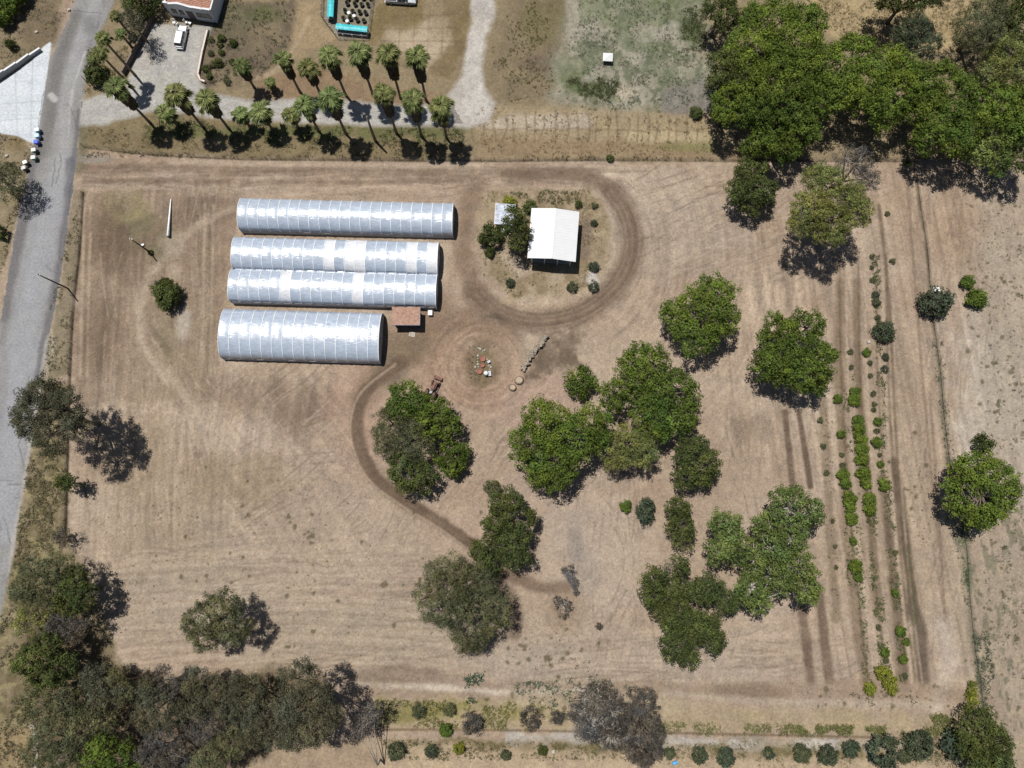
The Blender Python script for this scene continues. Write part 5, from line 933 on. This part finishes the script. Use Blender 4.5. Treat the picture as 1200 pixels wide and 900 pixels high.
for i, (x, y) in enumerate([(205, 27.5), (219, 27), (223, 28.5), (209, 30)]):
    o = simple('patio_chair', x, y, ['leftmost pale patio chair before the white house', 'pale patio chair right behind the parked car', 'rightmost pale patio chair before the white house', 'white patio chair nearest the parked car bonnet'][i], 'chair', group='patio chairs', rz=i * 1.3)
    m = MB(); m.box((0, 0, .43), (.6, .6, .07)); m.build('seat', TRIM, o); m = MB(); m.box((0, .3, .75), (.6, .06, .65), rx=-.15); m.build('backrest', TRIM, o)
    for sx in (-.25, .25):
        for sy in (-.25, .25): m = MB(); m.box((sx, sy, .21), (.05, .05, .42)); m.build('leg', TRIM, o)
# ------------------------------------------------------------------ VEHICLES
def wheel(o, x, y, r_, w_, name='wheel'):
    TY = mat('tyre_rubber', (.025, .025, .027), .85); m = MB(); m.lathe((x, y, r_), [(r_ * .62, -w_ / 2), (r_ * .95, -w_ / 2), (r_, -w_ * .3), (r_, w_ * .3), (r_ * .95, w_ / 2), (r_ * .62, w_ / 2)], 20, axis='Y'); t = m.build(name, TY, o, smooth=False)
    m = MB(); m.lathe((x, y, r_), [(r_ * .1, -w_ / 2 - .02), (r_ * .6, -w_ / 2 + .01), (r_ * .62, w_ / 2 - .01), (r_ * .1, w_ / 2 + .02)], 14, axis='Y'); m.build('rim', GALV, t)
def section_body(m, xs_, half, zb, zt, mi=0):
    n = len(xs_); V = []
    for x, hw_, b_, t_ in zip(xs_, half, zb, zt):
        V += [(x, -hw_, b_ + .05), (x, -hw_ * 1.0, (b_ + t_) * .5), (x, -hw_ * .9, t_), (x, hw_ * .9, t_), (x, hw_, (b_ + t_) * .5), (x, hw_, b_ + .05)]
    fs = [tuple(range(6))[::-1], tuple(range((n - 1) * 6, n * 6))]
    for i in range(n - 1):
        for k in range(6): fs.append((i * 6 + k, i * 6 + (k + 1) % 6, (i + 1) * 6 + (k + 1) % 6, (i + 1) * 6 + k))
    m.add(V, fs, mi)
def suv(name, label, px, py, rz, col, pickup=False, L=4.9):
    q = P(px, py, .8); o = empty(name, (q[0], q[1], 0), label, 'car', rz=rz); PT = mat('paint_' + col[0], col[1], .25, spec=.6, var=.03); k = L / 4.9
    m = MB(); section_body(m, [-2.45 * k, -2.3 * k, -1 * k, 1.0 * k, 1.9 * k, 2.4 * k, 2.45 * k], [.8, .92, .94, .94, .92, .84, .75], [.5, .35, .32, .32, .35, .4, .5], [.95, 1.05, 1.08, 1.08, 1.02, .88, .75]); m.build('body', PT, o, bevel=.04)
    if pickup: c0, c1, r0, r1 = -.5 * k, 1.25 * k, -.35 * k, .55 * k
    else: c0, c1, r0, r1 = -2.3 * k, 1.25 * k, -2.0 * k, .55 * k
    m = MB(); zb, zt = 1.07, 1.72; m.add([(c0, -.84, zb), (c1, -.84, zb), (c1, .84, zb), (c0, .84, zb), (r0, -.66, zt), (r1, -.66, zt), (r1, .66, zt), (r0, .66, zt)], [(0, 1, 5, 4), (1, 2, 6, 5), (2, 3, 7, 6), (3, 0, 4, 7)]); m.build('window_glass', GLASS, o)
    m = MB(); m.box(((r0 + r1) / 2, 0, zt + .03), (r1 - r0 + .08, 1.38, .07)); m.build('roof', PT, o, bevel=.03)
    for sx in (.15, -.95) if not pickup else (.3,):
        m = MB()
        for s in (-1, 1): m.box((sx * k, s * .76, 1.4), (.1, .05, .72), rx=s * .27)
        m.build('pillar', PT, o)
    if pickup: m = MB(); m.box((-1.45 * k, 0, 1.03), (1.7 * k, 1.5, .14)); m.build('truck_bed', mat('bed_liner', (.03, .03, .03), .8), o)
    for s in (-1, 1):
        m = MB(); m.box((2.41 * k, s * .62, .78), (.1, .34, .18)); m.build('headlight', TRIM, o); m = MB(); m.box((-2.42 * k, s * .74, .9), (.08, .2, .3)); m.build('tail_light', mat('red_lens', (.4, .02, .02), .3), o)
        m = MB(); m.box((.95 * k, s * 1.0, 1.15), (.12, .2, .14)); m.build('wing_mirror', PT, o)
        for x in (-1.5 * k, 1.5 * k): wheel(o, x, s * .86, .37, .24)
    m = MB(); m.box((2.5 * k, 0, .5), (.14, 1.7, .22)); m.build('front_bumper', mat('black_trim', (.03, .03, .03), .6), o); m = MB(); m.box((-2.5 * k, 0, .52), (.16, 1.75, .22)); m.build('rear_bumper', GALV, o)
    return o
suv('parked_car', 'white estate car with dark windows parked on the gravel before the white house', 212, 43, math.radians(83), ('white', (.78, .79, .8)), L=5.1)
suv('pickup_truck', 'silver grey pickup truck parked at the top edge by the garden enclosure', 469.5, -1, math.radians(-4), ('silver', (.42, .44, .46)), True, 6.6)
# tractor with front loader
tr = simple('tractor', 507.3, 455.2, 'old rust orange tractor with a front loader by the round grove', 'tractor', .8, math.radians(66)); RUST = mat('rust_orange_paint', (.17, .085, .065), .7, var=.4, scale=4, bump=.2); STEEL = mat('dark_steel', (.10, .09, .085), .6, .4)
m = MB(); m.box((.55, 0, 1.05), (1.7, .62, .6), taper=.88); m.build('engine_hood', RUST, tr, bevel=.04); m = MB(); m.box((-.55, 0, .8), (1.3, .5, .5)); m.box((.5, 0, .62), (2.0, .36, .3)); m.build('chassis', STEEL, tr)
m = MB(); m.box((-.9, 0, 1.25), (.5, .5, .12)); m.box((-1.12, 0, 1.5), (.1, .48, .42), ry=-.15); m.build('seat', mat('grey_seat', (.3, .3, .32), .6), tr)
m = MB(); m.tube([(-.2, 0, 1.2), (-.42, 0, 1.55)], .03, 6); m.tube([(-.42 + .0, .22 * math.cos(a), 1.55 + .22 * math.sin(a) * .5) for a in np.linspace(0, 6.28, 13)], .025, 5); m.build('steering_wheel', STEEL, tr)
for s in (-1, 1):
    m = MB(); m.tube([(-1.2 + .75 * math.cos(a), s * .78, .75 + .78 * math.sin(a)) for a in np.linspace(.3, 2.7, 9)], .09, 4); m.box((-1.2, s * .72, 1.5), (.8, .42, .06)); m.build('fender', RUST, tr)
    wheel(tr, -1.1, s * .86, .74, .42, 'rear_wheel'); wheel(tr, 1.2, s * .68, .42, .24, 'front_wheel')
    m = MB(); m.tube([(-.1, s * .5, 1.45), (1.2, s * .5, 1.5), (2.1, s * .5, .55)], .075, 6); m.tube([(.3, s * .42, 1.0), (1.3, s * .47, 1.35)], .05, 6); m.build('loader_arm', RUST, tr)
m = MB(); m.add([(2.1, -.85, .15), (2.1, .85, .15), (2.75, .85, .1), (2.75, -.85, .1), (2.05, -.85, .75), (2.05, .85, .75), (2.3, .85, .8), (2.3, -.85, .8)], [(0, 1, 2, 3), (0, 4, 5, 1), (0, 3, 7, 4), (1, 5, 6, 2), (4, 7, 6, 5)]); m.build('bucket', RUST, tr)
m = MB(); m.tube([(.7, .15, 1.3), (.7, .15, 1.85)], .04, 6); m.build('exhaust_pipe', STEEL, tr)
m = MB(); m.tube([(-1.55, -.55, 1.1), (-1.55, -.55, 2.1), (-1.55, .55, 2.1), (-1.55, .55, 1.1)], .045, 6); m.build('roll_bar', STEEL, tr)
# ------------------------------------------------------------------ wheeled bins by the road
BINS = [(43, 152, (.10, .30, .33), (.62, .70, .70), 'teal bin with a pale lid, first of the row by the driveway', .1), (43, 158.8, (.20, .42, .60), (.45, .62, .74), 'light blue bin, second of the row by the driveway', 0), (41.8, 166, (.05, .09, .50), (.07, .12, .55), 'strong blue bin, third of the row by the driveway', -.1),
  (39, 175.5, (.06, .16, .09), (.60, .64, .62), 'green bin with a pale lid, fourth beside the road', .05), (38.6, 184.3, (.08, .22, .12), (.62, .66, .62), 'mid green bin, fifth beside the road', -.05), (29, 190, (.10, .10, .10), (.66, .66, .64), 'grey bin with a white lid above the last bin', .3), (27.3, 196.5, (.10, .10, .10), (.5, .51, .5), 'grey bin nearest the dark tree, last of the row', .2)]
for i, (x, y, c1, c2, lab, rz) in enumerate(BINS):
    o = simple('wheeled_bin', x + 1.6, y + 1.2, lab, 'bin', .6, rz - 1.4, 'wheeled bins beside the road'); q1 = mat('bin_plastic_%d' % i, c1, .5); q2 = mat('bin_lid_%d' % i, c2, .4)
    m = MB(); m.add([(-.3, -.3, .1), (.3, -.3, .1), (.3, .3, .1), (-.3, .3, .1), (-.38, -.42, 1.05), (.38, -.42, 1.05), (.38, .4, 1.05), (-.38, .4, 1.05)], [(3, 2, 1, 0), (0, 1, 5, 4), (1, 2, 6, 5), (2, 3, 7, 6), (3, 0, 4, 7)]); m.build('bin_body', q1, o, bevel=.03)
    m = MB(); m.box((0, 0, 1.1), (.82, .9, .09), taper=.92); m.tube([(-.35, .48, 1.05), (.35, .48, 1.05)], .035, 6); m.build('lid', q2, o, bevel=.02)
    for s in (-.34, .34): m = MB(); m.lathe((s, .36, .14), [(.05, -.05), (.14, -.05), (.14, .05), (.05, .05)], 12, axis='X'); m.build('wheel', mat('tyre_rubber', (0, 0, 0)), o)
# ------------------------------------------------------------------ poles
def pole(base, top, label, arm=False):
    b = P(*base); best = min(((float(np.hypot(*(P(top[0], top[1], h) - b))), h) for h in np.arange(3, 14, .1)))[1]; o = empty('utility_pole', (b[0], b[1], 0), label, 'utility pole'); m = MB(); m.tube([(0, 0, -.2), (0, 0, best)], [.17, .11], 10); m.build('pole_shaft', mat('creosote_wood', (.085, .065, .05), .9), o, smooth=True)
    m = MB(); m.tube([(0, 0, best - .5), (.0, .0, best + .08)], .05, 6); m.box((0, 0, best - .35), (.5, .08, .08)); m.build('insulator_bracket', GALV, o); return b, best
pole((79.5, 338), (44, 321), 'tall dark wooden utility pole on the road verge'); pole((174.5, 294.5), (153, 279), 'shorter dark wooden pole in the field left of the greenhouses')
ub = simple('concrete_block', 167.5, 287.5, 'white block on the ground beside the shorter wooden pole', 'block', rz=.5); m = MB(); m.box((0, 0, .15), (.7, .4, .3)); m.build('block_body', TRIM, ub, bevel=.02)
bush('bush', 'tiny dark bush at the foot of the shorter wooden pole', 176, 296, 3.5, 'dark', k=2)
q1, q2 = P(198.6, 278), P(200.6, 234); wp = empty('irrigation_pipe', (q1[0], q1[1], 0), 'long white pipe lying on the ground in the upper left field', 'pipe'); m = MB(); m.tube([(0, 0, .75), tuple(q2 - q1) + (.12,)], [.24, .12], 10); m.build('pipe_barrel', WPIPE, wp, smooth=True); m = MB(); m.box((.02, .1, .27), (.5, .4, .52)); m.build('support_block', STEEL, wp)
# ------------------------------------------------------------------ centre circle clutter
for i, (x, y, r_) in enumerate([(566, 420.7, .55), (565.5, 428.5, .42), (562, 435.7, .5)]):
    o = simple('fire_ring', x, y, ['upper and largest red metal ring in the centre circle', 'middle and faintest red metal ring in the centre circle', 'lower red metal ring in the centre circle'][i], 'ring', group='red rings in the centre circle'); m = MB(); m.lathe((0, 0, 0), [(r_ * .85, .02), (r_, .02), (r_, .38), (r_ * .85, .38)], 16); m.f.pop(); m.f.pop(); m.m.pop(); m.m.pop(); m.f.append(tuple(range(16))); m.m.append(0); m.build('ring_wall', mat('faded_red', (.36, .11, .085), .7, var=.2), o)
    m = MB(); m.lathe((0, 0, 0), [(r_ * .82, .03), (r_ * .82, .22), (.02, .26)], 14); m.build('filling', mat('red_earth', (.27, .12, .09), .95), o)
o = simple('barrel', 569.4, 437.2, 'white barrel with a domed lid in the centre circle', 'barrel', .9); m = MB(); m.lathe((0, 0, 0), [(.42, 0), (.48, .15), (.48, .8), (.44, .95)], 16); m.build('barrel_body', TRIM, o, smooth=True); m = MB(); m.lathe((0, 0, 0), [(.46, .95), (.4, 1.05), (.2, 1.12), (.02, 1.14)], 16); m.build('lid', WMETAL, o, smooth=True)
o = simple('crate', 574, 438, 'grey crate right of the white barrel in the centre circle', 'crate', rz=.1); m = MB(); m.box((0, 0, .22), (.5, .95, .44)); m.build('crate_body', mat('grey_plastic', (.35, .37, .4), .6), o); m = MB(); m.box((0, 0, .46), (.55, 1.0, .04)); m.build('lid', mat('grey_lid', (.42, .44, .47), .6), o)
o = simple('crate', 572.5, 424.5, 'dark green crate at the right rim of the centre circle', 'crate', rz=.6); m = MB(); m.box((0, 0, .22), (.7, .5, .44)); m.build('crate_body', mat('green_plastic', (.08, .10, .07), .6), o); m = MB(); m.box((.1, 0, .46), (.6, .5, .05)); m.build('lid', mat('grey_lid', (0, 0, 0)), o)
STONE = mat('pale_stone', (.40, .39, .34), .9, var=.3); r = random.Random(5)
def rock(r_): 
    bm = bmesh.new(); bmesh.ops.create_icosphere(bm, subdivisions=2, radius=r_)
    for v_ in bm.verts: v_.co *= 1 + r.uniform(-.18, .18); v_.co.z = v_.co.z * .6 + r_ * .3
    me = bpy.data.meshes.new('stone'); bm.to_mesh(me); bm.free(); me.materials.append(STONE); return me
RK = [rock(.17), rock(.24), rock(.14)]
STP = [(561, 408), (563, 409), (566, 411), (568, 410), (560, 417), (560, 420), (559.5, 424), (560, 427), (560.5, 430), (573, 428), (575, 430), (574, 433), (571, 421), (557, 430), (559, 435)]
for i, (x, y) in enumerate(STP):
    o = bpy.data.objects.new('stone', RK[i % 3]); C.objects.link(o); q = P(x, y); o.location = (q[0], q[1], -.03); o.rotation_euler = (0, 0, i * 1.7); tag(o, 'small pale stone in the centre circle, %s in order from the top of the circle' % ORD[sorted(range(15), key=lambda j: STP[j][1] * 100 + STP[j][0]).index(i)], 'stone', 'pale stones in the centre circle')
# log windrow right of the centre circle
LOGW = mat('grey_log', (.30, .255, .20), .9, var=.5, scale=3, bump=.5); ENDW = mat('cut_log_end', (.36, .28, .2), .9)
def log_proto(L, r_):
    m = MB(); m.tube([(-L / 2, 0, r_), (0, 0, r_ * 1.05), (L / 2, 0, r_)], [r_, r_ * .96, r_ * .88], 9, cap=False)
    for e in (0, 2): m.f.append(tuple(range(e * 9, e * 9 + 9))); m.m.append(1)
    o = m.build('log', [LOGW, ENDW]); return o
LP_ = [log_proto(1.3, .28), log_proto(1.0, .22), log_proto(1.7, .2), log_proto(.8, .34)]; n = 0
for i in range(46):
    t = (i + .5) / 46; x = 637 - 24 * t + r.uniform(-2.6, 2.6) * (1.1 - .5 * t) + 1.2 * math.sin(t * 7); y = 396 + 37 * t + r.uniform(-1, 1); o = LP_[i % 4] if i < 4 else LP_[i % 4].copy()
    if i >= 4: C.objects.link(o)
    q = P(x, y); o.location = (q[0], q[1], r.choice([0, 0, .2, .42, .62]) * (1.1 - .6 * t)); o.rotation_euler = (r.uniform(-.15, .15), r.uniform(-.3, .3), r.uniform(.2, 1.9)); tag(o, 'weathered log in the long log heap right of the centre circle', 'log', 'logs of the long heap')
for i, (x, y, r_) in enumerate([(608.5, 446, .75), (601, 454.5, .6)]):
    o = simple('tree_stump', x, y, ['larger brown tree stump below the log heap', 'smaller brown tree stump below the log heap'][i], 'stump'); m = MB(); m.lathe((0, 0, 0), [(r_ * 1.3, -.05), (r_ * 1.05, .15), (r_ * .9, .8)], 14); m.build('stump_body', LOGW, o, smooth=True); m = MB(); m.lathe((0, 0, 0), [(r_ * .84, .79), (r_ * .82, .82)], 14); m.build('cut_face', ENDW, o)
# ------------------------------------------------------------------ nursery garden at the top
TEAL = mat('teal_tarp', (.05, .42, .46), .45, var=.25, scale=1.5, bump=.4, bscale=3); FR_ = mat('bench_frame', (.2, .2, .2), .6)
def tarp_row(name, label, a, b, wpx, h):
    A, B = P(*a, h), P(*b, h); c = (A + B) / 2; d_ = B - A; L = float(np.linalg.norm(d_)); o = empty(name, (c[0], c[1], 0), label, 'covered bench', 'teal covered benches', rz=math.atan2(d_[1], d_[0])); wd = wpx * .21; V = []; N = 28
    for i in range(N + 1):
        x = -L / 2 + L * i / N
        for k in range(9): t = k / 8 - .5; V.append((x, t * wd, h + .18 * math.cos(t * math.pi) + .05 * math.sin(i * 1.9 + k)))
    idx = np.arange((N + 1) * 9).reshape(N + 1, 9); big('tarp', V, np.stack([idx[:-1, :-1], idx[1:, :-1], idx[1:, 1:], idx[:-1, 1:]], -1).reshape(-1, 4), TEAL, o, smooth=True)
    m = MB(); m.box((0, -.25, .7), (L - .2, wd * 1.1, .07)); m.build('bench_top', FR_, o)
    for x in (-L / 2 + .15, 0, L / 2 - .15):
        for s in (-1, 1): m = MB(); m.box((x, s * wd * .45, h / 2), (.08, .08, h)); m.build('leg', FR_, o)
tarp_row('covered_bench', 'teal covered bench running along the bottom of the pot garden', (393.5, 30.5), (430.5, 34.5), 6.5, 1.6); tarp_row('covered_bench', 'teal covered bench running along the left of the pot garden', (388.5, -12), (386.8, 20), 6.5, 1.6)
POT = mat('black_pot', (.035, .035, .035), .6); SOILM = mat('pot_soil', (.06, .045, .035), .95)
r0 = [[(408, 0), (417.5, 0), (426, -1), (434.5, -1)], [(407.4, 5.4), (416.6, 6.2), (424.2, 6.6), (431.8, 7)], [(405.2, 14), (413.9, 14.5), (422, 15.6), (429, 16.5)], [(403, 22.6), (411, 23), (419, 24.6), (426.9, 25.4)]]
for i, row in enumerate(r0):
    for k, (x, y) in enumerate(row):
        o = simple('plant_pot', x, y, 'potted plant, column %s from the left, row %s of the pot garden' % (ORD[k], ORD[i]), 'plant pot', group='pots in the nursery garden'); m = MB(); m.lathe((0, 0, 0), [(.38, 0), (.5, .55), (.5, .6), (.44, .6), (.42, .5)], 12); m.build('pot', POT, o)
        m = MB(); m.lathe((0, 0, 0), [(.43, .48), (.02, .52)], 12); m.build('potting_soil', SOILM, o)
        if ('dark', 1) in BMESH: f_ = bpy.data.objects.new('foliage', BMESH[('dark', (i + k) % 2 + 1)] if ('dark', 2) in BMESH else BMESH[('dark', 1)]); C.objects.link(f_); f_.parent = o; f_.location = (-.08, .06, .5); f_.scale = (.34, .34, .5 if (i + k) % 3 else .25)
for i, (x, y) in enumerate([(409.3, 17), (407.4, 26.6), (415.5, 20.5)]):
    o = simple('bucket', x, y, ['upper white bucket among the pots', 'lower white bucket beside the teal bench', 'pale bucket in the middle of the pots'][i], 'bucket', group='white buckets'); m = MB(); m.lathe((0, 0, 0), [(.3, 0), (.36, .6)], 14); m.build('bucket_body', TRIM, o, smooth=True); m = MB(); m.lathe((0, 0, 0), [(.38, .6), (.38, .65), (.05, .67)], 14); m.build('lid', WMETAL, o)
o = simple('canopy', 712.5, 66.5, 'small square white canopy standing in the weed field', 'canopy', 1.2, -.05); m = MB(); m.add([(-1.05, -.95, 1.1), (1.05, -.95, 1.1), (1.05, .95, 1.1), (-1.05, .95, 1.1), (0, 0, 1.4), (-1.05, -.95, .95), (1.05, -.95, .95), (1.05, .95, .95), (-1.05, .95, .95)], [(0, 1, 4), (1, 2, 4), (2, 3, 4), (3, 0, 4), (0, 5, 6, 1), (1, 6, 7, 2), (2, 7, 8, 3), (3, 8, 5, 0)]); m.build('canopy_sheet', WMETAL, o)
for sx in (-.95, .95):
    for sy in (-.85, .85): m = MB(); m.box((sx, sy, .5), (.06, .06, 1)); m.build('leg', GALV, o)
o = simple('board', 1098, 339, 'pale flat board lying on the feathery dark bush', 'board', 3.6, .1); o.location.z = 3.3; m = MB(); m.box((0, 0, .2), (1.3, .8, .05)); m.build('plank', TRIM, o); m = MB(); m.box((0, .3, .16), (1.3, .06, .05)); m.box((0, -.3, .16), (1.3, .06, .05)); m.build('batten', TRIM, o)
o = simple('barrel', 791, 894, 'light blue plastic barrel lying at the bottom bank', 'barrel', .3, .3); m = MB(); m.lathe((0, 0, .3), [(.2, -.5), (.3, -.42), (.32, 0), (.3, .42), (.2, .5)], 14, axis='X'); m.build('barrel_body', mat('blue_plastic', (.08, .32, .62), .4), o, smooth=True); m = MB(); m.lathe((.52, 0, .3), [(.2, -.02), (.2, .03)], 12, axis='X'); m.build('cap', TRIM, o)
for x, y, lab in [(648.5, 881, 'white stone on the grassy bottom bank'), (43, 38, 'pale stone on the slope above the concrete driveway'), (8, 183, 'pale boulder beside the bin tree'), (81, 12, 'pale stone beside the road at the top left'), (1018, 401, 'pale stone in the upper crop rows')]:
    o = bpy.data.objects.new('stone', RK[1]); C.objects.link(o); q = P(x, y); o.location = (q[0], q[1], 0); o.scale = (1.5, 1.5, 1.5); tag(o, lab, 'stone')
# ------------------------------------------------------------------ walls and fences
CONC = mat('concrete', (.52, .50, .47), .9, var=.15)
def wall(name, label, pts, h, t, m_, cap=None, steps=False):
    w_ = W(pts); o = empty(name, (w_[0][0], w_[0][1], 0), label, 'wall'); m = MB(); c_ = MB()
    for i, (a, b) in enumerate(zip(w_[:-1], w_[1:])):
        d_ = b - a; L = float(np.linalg.norm(d_)); an = math.atan2(d_[1], d_[0]); c = (a + b) / 2 - w_[0]; hh = h[i] if isinstance(h, list) else h
        m.box((c[0], c[1], hh / 2 - .1), (L, t, hh + .2), rz=an); c_.box((c[0], c[1], hh + .04), (L + .05, t + .08, .08), rz=an)
    m.build('wall_body', m_, o); c_.build('wall_cap', cap or m_, o)
wall('retaining_wall', 'stepped white retaining wall above the concrete driveway', [(-12, 101), (9, 87), (23, 77.5), (37, 67), (49, 59)], [1.5, 1.3, 1.1, .8], .3, mat('grey_block', (.25, .25, .25), .9), WMETAL)
wall('garden_wall', 'low cream and pink curb wall right of the parked car', [(244, 37), (238, 62), (233, 88), (236, 95), (241, 97)], .55, .28, mat('cream_stucco', (.50, .42, .36), .9), mat('cream_cap', (.58, .5, .44), .8))
wall('garden_wall', 'dark boundary wall between the roadside palms and the gravel drive', [(182, 20), (164, 55), (146, 88)], 1.3, .2, mat('dark_block', (.10, .085, .075), .9), mat('dark_cap', (.16, .13, .12), .9))
def fence(label, pts, sp, h=1.25, post=.055, m_=None, mesh=3):
    w_ = W(pts); o = empty('wire_fence', (w_[0][0], w_[0][1], 0), label, 'fence'); wires = MB(); me = None; acc = 0
    for a, b in zip(w_[:-1], w_[1:]):
        d_ = b - a; L = float(np.linalg.norm(d_)); u_ = d_ / L
        for k in range(mesh): z = h * (k + 1) / mesh - .05; wires.tube([(a[0] - w_[0][0], a[1] - w_[0][1], z), (b[0] - w_[0][0], b[1] - w_[0][1], z)], .018, 4)
        s = -acc
        while s < L:
            if s >= 0:
                q = a + u_ * s - w_[0]
                if me is None: m = MB(); m.tube([(0, 0, -.2), (0, 0, h)], post, 6); p_ = m.build('post', m_ or WOOD, o); me = p_.data
                else: p_ = bpy.data.objects.new('post', me); C.objects.link(p_); p_.parent = o
                p_.location = (q[0], q[1], 0)
            s += sp
        acc = sp - (s - L) if s > L else 0; acc = (L + acc) % sp if False else sp - (s - L)
    wires.build('wire', STEEL, o); return o
fence('wire fence along the road verge on the west side of the field', FENCEW, 3.2); fence('long wire fence along the north side of the field under the palms', FENCEN, 3.0); fence('wire fence down the east boundary of the crop rows', EDGELINE, 4.5, .9)
fence('wire fence closing the pot garden at the top', [(379, -10), (377.5, 22), (395.5, 45.5), (431.5, 46.5), (438.5, -10)], 2.0, 1.6, .05, GALV, 5); fence('short leaning rail fence at the roadside palms', [(98, 92), (107, 103)], 1.0, 1.0, .06)
